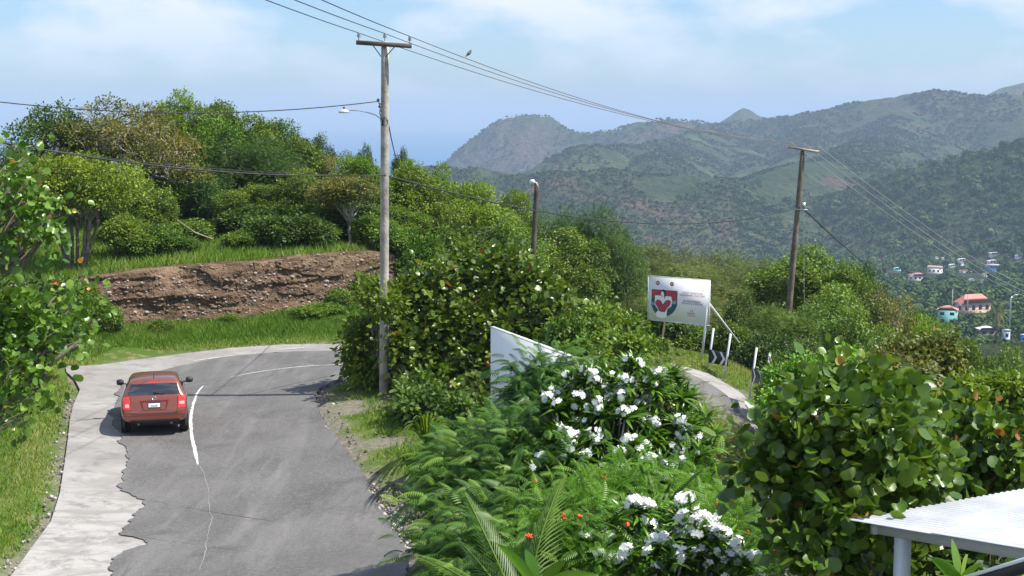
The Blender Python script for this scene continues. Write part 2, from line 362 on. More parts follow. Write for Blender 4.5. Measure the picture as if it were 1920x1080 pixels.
def resample(p, n):
    d = np.concatenate([[0], np.cumsum(np.hypot(*np.diff(p, axis=0).T))]); s = np.linspace(0, d[-1], n)
    return np.stack([np.interp(s, d, p[:, 0]), np.interp(s, d, p[:, 1])], 1)
NR = 520
# pair the two edges piecewise: before the bend, the bend, after the bend
def pieces(p, k1, k2, ns): return np.concatenate([resample(p[:k1 + 1], ns[0])[:-1], resample(p[k1:k2 + 1], ns[1])[:-1], resample(p[k2:], ns[2])])
kl = 9; kL2 = 26; kr = 9; kR2 = 15
Ld = pieces(LEFT, 10, 25, (220, 220, 90)); Rd = pieces(RIGHT, 9, 15, (220, 220, 90))
ROADPOLY = np.concatenate([LEFT, RIGHT[::-1]])
def inpoly(x, y, poly):
    c = np.zeros(x.shape, bool); n = len(poly)
    for i in range(n):
        x1, y1 = poly[i]; x2, y2 = poly[(i + 1) % n]
        k = ((y1 > y) != (y2 > y)) & (x < (x2 - x1) * (y - y1) / (y2 - y1 + 1e-12) + x1); c ^= k
    return c
def dist_poly(x, y, pts):
    d = np.full(x.shape, 1e9)
    for (x1, y1), (x2, y2) in zip(pts[:-1], pts[1:]):
        dx, dy = x2 - x1, y2 - y1; t = np.clip(((x - x1) * dx + (y - y1) * dy) / (dx * dx + dy * dy + 1e-12), 0, 1)
        d = np.minimum(d, np.hypot(x - x1 - t * dx, y - y1 - t * dy))
    return d

# ------------------------------------------------------------------ the ground: one sheet from the camera to the mountains
def ground():
    ys = [-40.]
    while ys[-1] < 5200:
        y = ys[-1]; ys.append(y + (.9 if y < 17 else .33 if y < 68 else max(.8, (y - 40) * .0085)))
    ys = np.array(ys); nx = 560
    u = np.linspace(-1, 1, nx); hw = np.where(ys < 150, 70 + np.maximum(ys, 0) * .12, 70 + ys * .12 + (ys - 150) * .38)
    # finer columns towards the middle of the view
    ux = np.sign(u) * (0.55 * np.abs(u) + 0.45 * np.abs(u) ** 3)
    X = ux[None, :] * hw[:, None]; X = X + np.where(ys > 150, (ys - 150) * .06, 0)[:, None]; Y = np.repeat(ys[:, None], nx, 1)
    Z = H(X, Y)
    dl = dist_poly(X, Y, LEFT); dr = dist_poly(X, Y, RIGHT); dd = np.minimum(dl, dr); dd[inpoly(X, Y, ROADPOLY)] = 0
    near = 1 - sstep((Y - 90) / 60)
    k = sstep((dd - .2) / 1.2) * near
    Z = Z + k * (.10 * fbm(X / 1.1, Y / 1.1, 3, 4) + .12 * fbm(X / 4., Y / 4., 8, 3))
    Z = Z - .05 * (dd < .25)
    me = MB(); ny = len(ys)
    idx = np.arange(ny * nx).reshape(ny, nx)
    fc = np.stack([idx[:-1, :-1], idx[:-1, 1:], idx[1:, 1:], idx[1:, :-1]], -1).reshape(-1, 4)
    me.add(np.stack([X, Y, Z], -1), fc)
    o = me.build('ground', ground_material(), smooth=True); tag(o, kind='structure')
    n = fbm(X / 1.6, Y / 1.6, 21, 4); n2 = fbm(X / .5, Y / .5, 27, 3)
    wdt = np.where(dr < dl, .65, .42) * (1 + .9 * n)
    dirt = sstep((wdt - dd) / .5 + .4 * n2) * .95
    wr = sstep((28 - Y) / 6) * (dr < dl) * sstep((3.0 - dd) / 1.0); dirt = np.maximum(dirt, wr)
    wr2 = sstep((n + .15) * 4) * (dr < dl) * (X < 0) * sstep((2.4 - dd) / .6) * .8; dirt = np.maximum(dirt, wr2)
    bs = (Y - bank_y(X)); bk = sstep((bs + .4) / .4) * (1 - sstep((bs - 1.2) / .4)) * (X < -2.5) * (X > -24)
    dirt = np.maximum(dirt, bk)
    shd = sstep((X - .2) / 1.5) * sstep((44 - Y) / 4) * (X < 4); dirt = np.maximum(dirt, shd * .9)
    far = sstep((Y - 75) / 60)
    gy, gx = np.gradient(Z); sl = np.abs(np.diff(Z, axis=0, append=Z[-1:])) / np.maximum(1e-3, np.diff(Y, axis=0, append=Y[-1:] + 1))
    rock = sstep((sl - .62) / .3) * sstep((Y - 900) / 400)
    for nm, a in (('dirt', dirt), ('far', far), ('rock', rock)):
        at = o.data.attributes.new(nm, 'FLOAT', 'POINT'); at.data.foreach_set('value', a.astype(np.float32).ravel())
ground()

# sea
def sea():
    m, t, b, v = newmat('sea water')
    b.inputs['Base Color'].default_value = (.02, .13, .27, 1); b.inputs['Roughness'].default_value = .35; b.inputs['IOR'].default_value = 1.33
    n = N(t, 'ShaderNodeTexNoise'); n.inputs['Scale'].default_value = .03; n.inputs['Detail'].default_value = 5; L(t, v, n.inputs['Vector'])
    bumpn(t, b, n.outputs['Fac'], .5, 3.)
    mb = MB(); a = 60000
    mb.add([(-a, 400, 0), (a, 400, 0), (a, 70000, 0), (-a, 70000, 0)], [(0, 1, 2, 3)])
    o = mb.build('sea', m, loc=(0, 0, -132)); tag(o, kind='structure')
sea()

# road
def strip(La, Ra, name, m, dz, cols=14):
    n = len(La); k = np.linspace(0, 1, cols)
    X = La[:, None, 0] * (1 - k) + Ra[:, None, 0] * k; Y = La[:, None, 1] * (1 - k) + Ra[:, None, 1] * k
    Z = H(X, Y) + dz; idx = np.arange(n * cols).reshape(n, cols)
    mb = MB(); mb.add(np.stack([X, Y, Z], -1), np.stack([idx[:-1, :-1], idx[:-1, 1:], idx[1:, 1:], idx[1:, :-1]], -1).reshape(-1, 4))
    # edge skirt
    for c in (0, cols - 1):
        top = np.stack([X[:, c], Y[:, c], Z[:, c]], -1); bot = top - np.array([0, 0, .12]); i2 = np.arange(n)
        q = np.stack([i2[:-1], i2[1:], i2[1:] + n, i2[:-1] + n], -1); mb.add(np.concatenate([top, bot]), q if c == 0 else q[:, ::-1])
    o = mb.build(name, m); tag(o, kind='structure'); return o
def road():
    m, t, b, v = newmat('concrete paving')
    c = mixc(t, noisef(t, v, .5, 8, .65, .38, .62, .5), (.21, .20, .185), (.33, .315, .29))
    sx = N(t, 'ShaderNodeSeparateXYZ'); L(t, v, sx.inputs[0]); mr = N(t, 'ShaderNodeMapRange'); mr.inputs['From Min'].default_value = 33.; mr.inputs['From Max'].default_value = 27.5; L(t, sx.outputs['Y'], mr.inputs['Value'])
    md = N(t, 'ShaderNodeMath', operation='MULTIPLY'); L(t, mr.outputs[0], md.inputs[0]); L(t, noisef(t, v, .8, 7, .6, .30, .50, .5), md.inputs[1]); c = mixc(t, md.outputs[0], c, (.39, .375, .35))
    c = mixc(t, noisef(t, v, 1.3, 9, .75, .50, .64, .4), c, (.17, .158, .145)); c = mixc(t, noisef(t, v, 60., 3, .7, .5, .8), c, (.2, .19, .18))
    sm = N(t, 'ShaderNodeMapping'); sm.inputs['Scale'].default_value = (.5, 1.6, 1); L(t, v, sm.inputs['Vector'])
    c = mixc(t, noisef(t, sm.outputs[0], 1.1, 9, .7, .5, .62, 1.), c, (.25, .235, .21))
    L(t, c, b.inputs['Base Color']); b.inputs['Roughness'].default_value = .85
    n2 = N(t, 'ShaderNodeTexNoise'); n2.inputs['Scale'].default_value = 30; L(t, v, n2.inputs['Vector']); bumpn(t, b, n2.outputs['Fac'], .4, .01)
    strip(Ld, Rd, 'concrete_road', m, .03)
    m, t, b, v = newmat('asphalt')
    c = mixc(t, noisef(t, v, .45, 8, .6, .35, .65, .4), (.095, .091, .086), (.142, .137, .130))
    sm = N(t, 'ShaderNodeMapping'); sm.inputs['Scale'].default_value = (1.6, .22, 1); sm.inputs['Rotation'].default_value = (0, 0, -.18); L(t, v, sm.inputs['Vector'])
    c = mixc(t, noisef(t, sm.outputs[0], .9, 7, .6, .50, .70, .3), c, (.185, .179, .170))
    c = mixc(t, noisef(t, v, .33, 7, .62, .56, .66, .8), c, (.082, .079, .075))
    c = mixc(t, noisef(t, sm.outputs[0], 1.7, 7, .65, .56, .72, .6), c, (.088, .085, .081))
    c = mixc(t, noisef(t, v, 13., 6, .85, .50, .72), c, (.22, .215, .205)); c = mixc(t, noisef(t, v, 11., 6, .85, .28, .48), (.075, .072, .069), c); c = mixc(t, noisef(t, v, 45., 3, .8, .55, .75), c, (.27, .26, .25)); c = mixc(t, noisef(t, v, 38., 3, .8, .25, .48), (.075, .073, .073), c)
    L(t, c, b.inputs['Base Color']); b.inputs['Roughness'].default_value = .8; b.inputs['Specular IOR Level'].default_value = .3
    n2 = N(t, 'ShaderNodeTexNoise'); n2.inputs['Scale'].default_value = 55; n2.inputs['Detail'].default_value = 5; L(t, v, n2.inputs['Vector']); bumpn(t, b, n2.outputs['Fac'], .7, .012)
    # ragged left edge of the worn overlay
    J = [PZ(px, py, 0) for px, py in [(185,1110),(210,1080),(204,1046),(240,1032),(272,1020),(262,1010),(222,1000),(228,990),(254,972),(262,950),(262,930),(232,915),(228,900),(238,878),(234,850),(224,838),(228,815),(216,800),(205,780),(222,765),(214,745),(228,722),(260,705),(330,688),(420,672),(520,665),(620,662)]]
    J = np.array([(-6.3, 6), (-6.6, 14), (-6.9, 20)] + [(p.x, p.y) for p in J] + [(-2.6, 49.6), (1.4, 51.1), (4.1, 51.9), (5.9, 51.9), (6.8, 51.2), (7.6, 49.9), (8.2, 47.4), (8.7, 43), (9.0, 38), (9.1, 31), (9.1, 22)])
    Jd = pieces(J, 25, 33, (560, 200, 80))
    s = np.arange(len(Jd)) * .13; amp = np.where(Jd[:, 1] < 41, 1., .35)
    Jd = Jd + np.stack([fbm(s, s * 0 + 3.3, 77, 5, .65) * .32 * amp, fbm(s, s * 0 + 9.1, 79, 5, .65) * .10 * amp], 1)
    Re = pieces(RIGHT, 9, 15, (560, 200, 80)); s2 = np.arange(len(Re)) * .2
    Re = Re + (fbm(s2, s2 * 0 + 1.7, 91, 4, .6) * .12)[:, None] * np.array([1, .2])
    strip(Jd, Re, 'asphalt_road', m, .055, 10)
    # worn white paint
    m, t, b, v = newmat('worn white paint')
    L(t, mixc(t, noisef(t, v, 9., 6, .75, .50, .64), (.62, .62, .60), (.24, .24, .235)), b.inputs['Base Color']); b.inputs['Roughness'].default_value = .7
    def line(pix, name, lift=.0635):
        c = np.array([tuple(PZ(px, py, 0))[:2] for px, py, w in pix]); wd = np.array([w for *_, w in pix])
        d = np.concatenate([[0], np.cumsum(np.hypot(*np.diff(c, axis=0).T))]); n = max(12, int(d[-1] / .06)); s = np.linspace(0, d[-1], n)
        cx, cy, w = np.interp(s, d, c[:, 0]), np.interp(s, d, c[:, 1]), np.interp(s, d, wd)
        for _ in range(12):
            cx[1:-1] = (cx[:-2] + cx[2:]) / 2; cy[1:-1] = (cy[:-2] + cy[2:]) / 2
        tx, ty = np.gradient(cx), np.gradient(cy); l = np.hypot(tx, ty); nx, ny = -ty / l, tx / l
        wl = w / 2 * (1 + .55 * fbm(s * 3, s * 0, 5, 4, .7)); wr = w / 2 * (1 + .55 * fbm(s * 3, s * 0 + 7, 6, 4, .7))
        A = np.stack([cx + nx * wl, cy + ny * wl], 1); B = np.stack([cx - nx * wr, cy - ny * wr], 1)
        V = np.concatenate([np.stack([A[:, 0], A[:, 1], H(A[:, 0], A[:, 1]) + lift], 1), np.stack([B[:, 0], B[:, 1], H(B[:, 0], B[:, 1]) + lift], 1)])
        i = np.arange(n - 1); mb = MB(); mb.add(V, np.stack([i, i + n, i + n + 1, i + 1], 1)); o = mb.build(name, m); tag(o, kind='structure')
    line([(371,868,.04),(367,850,.085),(359,815,.08),(357,790,.08),(362,760,.075),(370,738,.065),(376,730,.05),(381,725,.03)], 'road_marking')
    line([(432,709,.02),(470,702,.05),(520,695.5,.06),(580,690,.06),(650,687,.06)], 'road_marking')
    line([(362,679,.03),(395,675,.06),(425,671.5,.05),(440,670,.03)], 'road_marking')
    line([(520,662,.03),(545,660,.05),(570,658.7,.05)], 'road_marking')
    m2 = mat('pale crack', (.27, .265, .26), .9)
    def crack(pix, w, mm, seed):
        c = np.array([tuple(PZ(px, py, 0))[:2] for px, py in pix]); d = np.concatenate([[0], np.cumsum(np.hypot(*np.diff(c, axis=0).T))])
        n = int(d[-1] / .08); s = np.linspace(0, d[-1], n); cx = np.interp(s, d, c[:, 0]) + .05 * fbm(s * 1.5, s * 0, seed, 4, .7); cy = np.interp(s, d, c[:, 1])
        ww = w * (.4 + 1.2 * vnoise(s * 2, s * 0, seed)); V = []
        for sg in (-1, 1): V.append(np.stack([cx + sg * ww / 2, cy, H(cx, cy) + .0635], 1))
        i = np.arange(n - 1); mb = MB(); mb.add(np.concatenate(V), np.stack([i, i + n, i + n + 1, i + 1], 1)); tag(mb.build('road_crack', mm), kind='structure')
    crack([(374,868),(384,890),(392,930),(396,975),(385,1035),(376,1078)], .012, m2, 3)
road()
# ------------------------------------------------------------------ cut bank of red earth
def bank():
    m, t, b, v = newmat('red earth with stones')
    sm = N(t, 'ShaderNodeMapping'); sm.inputs['Scale'].default_value = (.5, .5, 2.2); L(t, v, sm.inputs['Vector'])
    c = mixc(t, noisef(t, sm.outputs[0], .9, 8, .65, .38, .62, .6), (.130, .082, .052), (.27, .185, .115))
    c = mixc(t, noisef(t, sm.outputs[0], 1.9, 8, .7, .52, .64), c, (.066, .045, .033))
    c = mixc(t, noisef(t, v, .55, 6, .6, .56, .66, .8), c, (.36, .24, .155))
    vo = N(t, 'ShaderNodeTexVoronoi'); vo.inputs['Scale'].default_value = 7.5; L(t, v, vo.inputs['Vector'])
    r = N(t, 'ShaderNodeMapRange'); r.inputs['From Min'].default_value = .16; r.inputs['From Max'].default_value = .26; r.inputs['To Min'].default_value = 1; r.inputs['To Max'].default_value = 0
    L(t, vo.outputs['Distance'], r.inputs['Value'])
    mk = N(t, 'ShaderNodeMath', operation='MULTIPLY'); L(t, r.outputs[0], mk.inputs[0]); L(t, noisef(t, v, 1.3, 4, .6, .44, .6), mk.inputs[1])
    c = mixc(t, mk.outputs[0], c, (.27, .22, .18))
    L(t, c, b.inputs['Base Color']); b.inputs['Roughness'].default_value = .95; b.inputs['Specular IOR Level'].default_value = .1
    n2 = N(t, 'ShaderNodeTexNoise'); n2.inputs['Scale'].default_value = 5; n2.inputs['Detail'].default_value = 9; n2.inputs['Roughness'].default_value = .7; L(t, v, n2.inputs['Vector'])
    ch = bumpn(t, b, n2.outputs['Fac'], 1., .25); bumpn(t, b, mk.outputs[0], .6, .06, ch)
    xs = np.linspace(-17.3, -3.9, 560); vv = np.linspace(0, 1, 64)
    Xb = xs; Yb = bank_y(xs)
    nx = -np.gradient(Yb) ; ny = np.gradient(Xb); l = np.hypot(nx, ny); nx, ny = nx / l, ny / l     # horizontal normal pointing behind
    zb = H(Xb, Yb - .35) - .15; zt = H(Xb + nx * 1.25, Yb + ny * 1.25) + .03
    end = np.minimum(sstep((xs + 17.3) / 1.5), sstep((-3.9 - xs) / 1.0))
    X = np.zeros((560, 64)); Y = X.copy(); Z = X.copy()
    for j, q in enumerate(vv):
        off = -.30 + .62 * q ** .8 + (.9 * sstep((q - .93) / .07))
        off = off + (1 - end) * .55
        X[:, j] = Xb + nx * off; Y[:, j] = Yb + ny * off; Z[:, j] = zb + (zt - zb) * min(1, q / .93)
    s = xs[:, None] + 0 * Z
    d = .16 * fbm(s / .9, Z / .5 + 5, 41, 6, .6) + .13 * ridged(s / 2.2, Z / .9, 47, 4) + .30 * (vnoise(s / 1.2, Z / .35 + .35 * s, 51) > .62) * .25
    led = .13 * (.25 + 1.1 * vnoise(s / 1.1, s * 0, 12)) * (sstep((Z - 1.55 - .06 * (s + 10) - .15 * fbm(s / 2, s * 0, 8, 3)) / .12) - .5)        # ledge in the strata
    mask = np.minimum(1, np.minimum(vv / .08, (1 - vv) / .06))[None, :] * end[:, None]
    dd = (d - led * .0 - .08) * mask + led * mask * .9
    X -= nx[:, None] * dd; Y -= ny[:, None] * dd
    mb = MB(); idx = np.arange(560 * 64).reshape(560, 64)
    mb.add(np.stack([X, Y, Z], -1), np.stack([idx[:-1, :-1], idx[1:, :-1], idx[1:, 1:], idx[:-1, 1:]], -1).reshape(-1, 4))
    tag(mb.build('earth_bank', m, smooth=False), kind='structure')
    # loose stones lying on it
    rng = np.random.default_rng(5); mb = MB(); V0, F0 = ico(1)
    for k in range(5200):
        i = rng.integers(20, 540); j = int(rng.beta(1.3, 1.5) * 60) + 1
        if rng.random() > .25 + .9 * vnoise(np.array([i / 40.]), np.array([j / 14.]), 3)[0]: continue
        p = np.array([X[i, j], Y[i, j], Z[i, j]]); r = .016 + .045 * rng.random() ** 5 + (.07 if rng.random() < .006 else 0)
        mb.add(V0 * (1 + .35 * rng.random((len(V0), 1))) * r * np.array([1 + rng.random(), 1, .6 + .4 * rng.random()]) + p, F0, rng.random())
    sm_ = leafmat('stones', [(0, (.13, .085, .06)), (.7, (.22, .165, .125)), (1, (.42, .37, .32))], 0., .9, .1)
    o = mb.build('bank_stones', sm_); tag(o, 'loose pale stones scattered over the red earth of the cut bank', 'stones', kind='stuff')
def ico(n):
    bm = bmesh.new(); bmesh.ops.create_icosphere(bm, subdivisions=n, radius=1); V = np.array([v.co[:] for v in bm.verts]); Fc = np.array([[v.index for v in f.verts] for f in bm.faces]); bm.free(); return V, Fc
bank()

# ------------------------------------------------------------------ leaves
def unit(v): return v / (np.linalg.norm(v, axis=-1, keepdims=True) + 1e-9)
LF = {}
LF['diamond'] = (np.array([(0, 0, 0), (.34, .45, .10), (0, 1, -.06), (-.34, .45, .10)]), np.array([(0, 1, 2), (0, 2, 3)]))
def _round():
    V = [(0, .45, -.05)]; n = 9
    for i in range(n):
        a = -math.pi / 2 + i * 2 * math.pi / n; V.append((.54 * math.cos(a), .5 + .5 * math.sin(a), .05 * abs(math.cos(a)) * 1.3 + .035 * math.sin(3 * a)))
    V[1] = (0, .06, 0)
    return np.array(V), np.array([(0, 1 + i, 1 + (i + 1) % n) for i in range(n)])
LF['round'] = _round()
def _kidney():
    V = [(0, .40, -.10)]; n = 9
    for i in range(n):
        a = -math.pi / 2 + i * 2 * math.pi / n; V.append((.50 * math.cos(a), .48 + .44 * math.sin(a), .26 * abs(math.cos(a)) - .16 * max(0, math.sin(a)) + .04 * math.cos(3 * a)))
    V[1] = (0, .14, -.03)
    return np.array(V), np.array([(0, 1 + i, 1 + (i + 1) % n) for i in range(n)])
LF['kidney'] = _kidney()
def _oval():
    V = [(0, 0, 0), (.22, .28, .06), (.27, .6, .04), (0, 1, -.08), (-.27, .6, .04), (-.22, .28, .06), (0, .5, -.02)]
    return np.array(V), np.array([(6, i, (i + 1) % 6) for i in range(6)])
LF['oval'] = _oval()
def _strap(n=5, w=.085, droop=.5):
    V = []
    for i in range(n + 1):
        s = i / n; ww = w * math.sin(math.pi * min(1, .12 + s * .9)) ** .7 if i < n else .004
        y = s * (1 - .12 * s * droop); z = .18 * s - droop * s * s * .75
        V += [(-ww, y, z + .02), (0, y, z - .0), (ww, y, z + .02)]
    Fc = []
    for i in range(n):
        b = i * 3; Fc += [(b, b + 1, b + 4, b + 3), (b + 1, b + 2, b + 5, b + 4)]
    return np.array(V), np.array(Fc)
LF['strap'] = _strap()
LF['blade'] = _strap(6, .035, .55)
def _frond(n=12, ll=.30, arch=.35, lw=.05, ang=62, sag=.10):
    V = []; Fc = []
    for i in range(n):
        s = (i + 1) / n; y = s; z = arch * (s * .7 - s * s); le = ll * math.sin(math.pi * min(.96, .22 + s * .72)) ; a = math.radians(ang - 26 * s)
        for sg in (-1, 1):
            dx, dy = sg * math.sin(a), math.cos(a); b = len(V)
            V += [(0, y, z), (dx * le * .5 - dy * lw * sg, y + dy * le * .5 + abs(dx) * lw, z - sag * le), (dx * le, y + dy * le, z - sag * 4 * le), (dx * le * .5 + dy * lw * sg, y + dy * le * .5 - abs(dx) * lw, z - sag * le)]
            Fc.append((b, b + 1, b + 2, b + 3))
    b = len(V)
    for i in range(5):
        s = i / 4; V += [(-.008, s, arch * (s * .7 - s * s)), (.008, s, arch * (s * .7 - s * s))]
    for i in range(4): Fc.append((b + 2 * i, b + 2 * i + 1, b + 2 * i + 3, b + 2 * i + 2))
    return np.array(V), np.array(Fc)
LF['frond'] = _frond(13, .30, .60, .031, 70, .20)
LF['fine'] = _frond(10, .26, .35, .026, 70, .08)
LF['palm'] = _frond(30, .24, .50, .0062, 46, .16)
def scatter(mb, kind, pos, axis, nrm, size, var):
    V0, F0 = LF[kind]; n = len(pos)
    a = unit(axis); z = nrm - a * (nrm * a).sum(-1, keepdims=True); z = unit(z); x = np.cross(a, z)
    size = np.broadcast_to(np.asarray(size, float), (n,))
    V = (V0[None, :, 0, None] * x[:, None] + V0[None, :, 1, None] * a[:, None] + V0[None, :, 2, None] * z[:, None]) * size[:, None, None] + pos[:, None]
    Fc = F0[None] + (np.arange(n) * len(V0))[:, None, None]
    mb.add(V.reshape(-1, 3), Fc.reshape(-1, F0.shape[1]), np.repeat(var, len(V0)))
def sph(rng, n, upb=0.):
    v = unit(rng.normal(size=(n, 3))); v[:, 2] = v[:, 2] + upb; return unit(v)
def crown(mb, rng, blobs, n, kind, size, per=6, upb=.35, out=.5, up=.7, jit=.6, droop=.25, flat=1., vbase=None, shell=.3, spread=1.3):
    """blobs: (m,4) centres and radii. Leaves sit in sprays near the surface of each blob."""
    blobs = np.asarray(blobs, float); w = blobs[:, 3] ** 2; w /= w.sum(); nt = max(1, n // per)
    k = rng.choice(len(blobs), nt, p=w); d = sph(rng, nt, upb)
    # keep sprays that do not fall deep inside a neighbouring blob
    r = 1 - shell * rng.random(nt) ** 1.6
    lump = 1 + .16 * np.sin(d[:, 0] * 9 + k) * np.sin(d[:, 1] * 8 + 2 * k) + .10 * np.sin(d[:, 2] * 17 + d[:, 0] * 13)
    p = blobs[k, :3] + d * (blobs[k, 3] * r * lump)[:, None] * np.array([1, 1, .85])
    tv = rng.random(nt) * .32 + (rng.random(len(blobs)) * .42)[k]
    ti = np.repeat(np.arange(nt), per); m = len(ti)
    sz = size * (.7 + .6 * rng.random(m))
    off = rng.normal(size=(m, 3)) * size * spread * .5
    pos = p[ti] + off; dd = d[ti]
    nr = unit(dd * out + np.array([0, 0, up]) + rng.normal(size=(m, 3)) * jit * .6)
    ax = unit(off * .8 / size + dd * .6 + rng.normal(size=(m, 3)) * .5 - np.array([0, 0, droop])) * np.array([1, 1, flat])
    var = np.clip(tv[ti] + rng.random(m) * .35 + (rng.random(m) < .03) * .4, 0, 1)
    if kind == 'round':          # cupped and flat leaves mixed, young small ones among them
        sz = sz * np.where(rng.random(m) < .25, .6, 1.0); w = rng.random(m) < .5
        scatter(mb, 'kidney', pos[w], ax[w], nr[w], sz[w] * 1.05, var[w]); w = ~w
        scatter(mb, 'round', pos[w], ax[w], nr[w], sz[w], var[w])
    else: scatter(mb, kind, pos, ax, nr, sz, var)
def limb(mb, rng, a, b, r0, r1, n=7, wig=.08, sides=7):
    a = np.array(a, float); b = np.array(b, float); t = np.linspace(0, 1, n)[:, None]; ln = np.linalg.norm(b - a)
    mid = (b - a) * t + a; bend = np.array([0, 0, .18 * ln]) * np.sin(math.pi * t) * .5
    w = rng.normal(size=(n, 3)) * wig * ln * .35 * np.sin(math.pi * t)
    mb.tube(mid + w + bend * (1 if b[2] > a[2] else .3), np.linspace(r0, r1, n), sides)
def blobs_dome(rng, n, rx, rz, z0, r, flat=0., fill=.45):
    """lumps spread over a dome: centre height z0, half width rx, half height rz"""
    B = []
    for i in range(n):
        th = rng.random() * 2 * math.pi; ph = math.acos(1 - rng.random() * (1.25)) ; q = 1 if rng.random() > fill else rng.random() ** .5
        s = rx * math.sin(ph) * q * (.8 + .3 * rng.random()); B.append((s * math.cos(th), s * math.sin(th), z0 + rz * math.cos(ph) * q * (.8 + .35 * rng.random()), r * (.65 + .7 * rng.random())))
    return np.array(B)

# tree prototypes: built once, each copied for every tree of its kind
PROTO = {}
def proto(kind, seed, height, half, nb, br, nleaf, leaf, size, lmat, bark='bark', stems=1, trunk_r=.13, z0=.44, rz=.52, bare=0, per=6, twigs=0, **kw):
    rng = np.random.default_rng(seed)
    B = blobs_dome(rng, nb, half - br * .6, height * rz - br * .4, height * z0, br)
    lo = B[:, 2].min()
    cr = MB(); crown(cr, rng, B, nleaf, leaf, size, per=per, **kw)
    tr = MB(); tops = []
    for s in range(stems):
        a0 = rng.random() * 6.28; b0 = (.0 if stems == 1 else .25) * np.array([math.cos(a0), math.sin(a0)])
        h1 = height * (.30 if stems == 1 else .42) * (.8 + .4 * rng.random()); e = b0 * (1 if stems == 1 else 3.2) + rng.normal(size=2) * .15
        limb(tr, rng, (b0[0], b0[1], -.6), (e[0], e[1], h1), trunk_r * (1.25 if stems == 1 else .8), trunk_r * .8, 8, .05); tops.append((e[0], e[1], h1))
    for b in B[rng.permutation(len(B))[:min(len(B), 14 + bare)]]:
        tp = tops[rng.integers(len(tops))]; limb(tr, rng, tp, b[:3], trunk_r * .5, trunk_r * .12, 7, .12, 5)
        for q in range(2 + (3 if bare else 0)):
            e = b[:3] + sph(rng, 1, .4)[0] * b[3] * (1.0 if not bare else 1.12); limb(tr, rng, b[:3], e, trunk_r * .14, trunk_r * .05, 5, .15, 4)
    c = cr.build(kind + '_crown', M[lmat]); t = tr.build(kind + '_trunk', M[bark], smooth=True)
    COL.objects.unlink(c); COL.objects.unlink(t)
    PROTO.setdefault(kind, []).append((c.data, t.data, height, half))
TN = [0]
def tree(kind, px, top, d, wpx, label, cat='tree', group=None, name='tree', base=None, rot=None, cmat=None, sink=0., pick=None):
    """a tree whose crown top is seen at (px, top) from distance d, wpx pixels wide, rooted on the ground"""
    ps = PROTO[kind]; TN[0] += 1; c, t, h, hw = ps[(TN[0] if pick is None else pick) % len(ps)]
    p = P(px, top, d); g = hz(p.x, d) - sink; g = g if base is None else base
    sz = max(.15, (p.z - g)) / h; sx = wpx * 1.12 / F * d / 2 / hw
    e = empty(name, (p.x, d, g), (TN[0] * 2.4) % 6.28 if rot is None else rot, label, cat, group); e.scale = (sx, sx, sz)
    for nm, me in (('crown', c), ('trunk', t)):
        o = bpy.data.objects.new(nm, me); COL.objects.link(o); o.parent = e
        if nm == 'crown' and cmat: o.material_slots[0].link = 'OBJECT'; o.material_slots[0].material = M[cmat]
    return e
proto('broad', 11, 6, 2.8, 34, .85, 21000, 'diamond', .15, 'leaf_mid')
proto('broad', 12, 6, 2.8, 30, .9, 21000, 'diamond', .15, 'leaf_mid')
proto('bright', 13, 6, 2.6, 36, .8, 24000, 'diamond', .13, 'leaf_bright', up=.8)
proto('bright', 14, 6, 2.6, 30, .8, 22000, 'diamond', .13, 'leaf_bright', up=.8)
proto('dry', 15, 6, 3.0, 34, .75, 12000, 'diamond', .13, 'leaf_olive', 'bark_pale', 3, .12, z0=.5, rz=.46, bare=18, upb=.6)
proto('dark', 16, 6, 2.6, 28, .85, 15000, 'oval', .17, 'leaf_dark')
proto('feather', 17, 5, 2.8, 34, .8, 14000, 'fine', .27, 'leaf_blue', 'bark', 2, .10, per=5, up=.8, flat=.55, z0=.5, rz=.45)
proto('scrub', 18, 4, 2.4, 24, .75, 12000, 'fine', .25, 'leaf_scrub', 'bark', 3, .08, per=5, up=.8, flat=.55)
proto('multistem', 19, 5, 2.5, 30, .8, 19000, 'diamond', .12, 'leaf_bright', 'bark', 11, .085, z0=.68, rz=.30, bare=8, up=.8)
proto('shrub', 20, 2.0, 1.3, 22, .50, 9000, 'diamond', .13, 'leaf_mid', 'bark', 3, .05, z0=.45, rz=.5)
proto('shrub', 21, 2.0, 1.3, 20, .50, 9000, 'oval', .14, 'leaf_mid', 'bark', 3, .05, z0=.45, rz=.5)
proto('bigleaf', 22, 3.5, 2.0, 34, .55, 8500, 'round', .17, 'leaf_grape', 'bark', 4, .07, z0=.45, rz=.5, per=5, spread=2.0)
proto('bigleaf', 23, 3.5, 2.0, 30, .55, 8500, 'oval', .22, 'leaf_grape', 'bark', 4, .07, z0=.45, rz=.5, per=6, spread=2.0)
proto('fern', 24, 3.0, 1.7, 26, .55, 3200, 'frond', .42, 'leaf_fern', 'bark', 3, .05, z0=.45, rz=.5, per=5, up=1.0, droop=.2, spread=1.0)
proto('slender', 25, 6, 2.4, 20, .9, 13000, 'diamond', .14, 'leaf_olive', 'bark_pale', 1, .11, z0=.66, rz=.30)
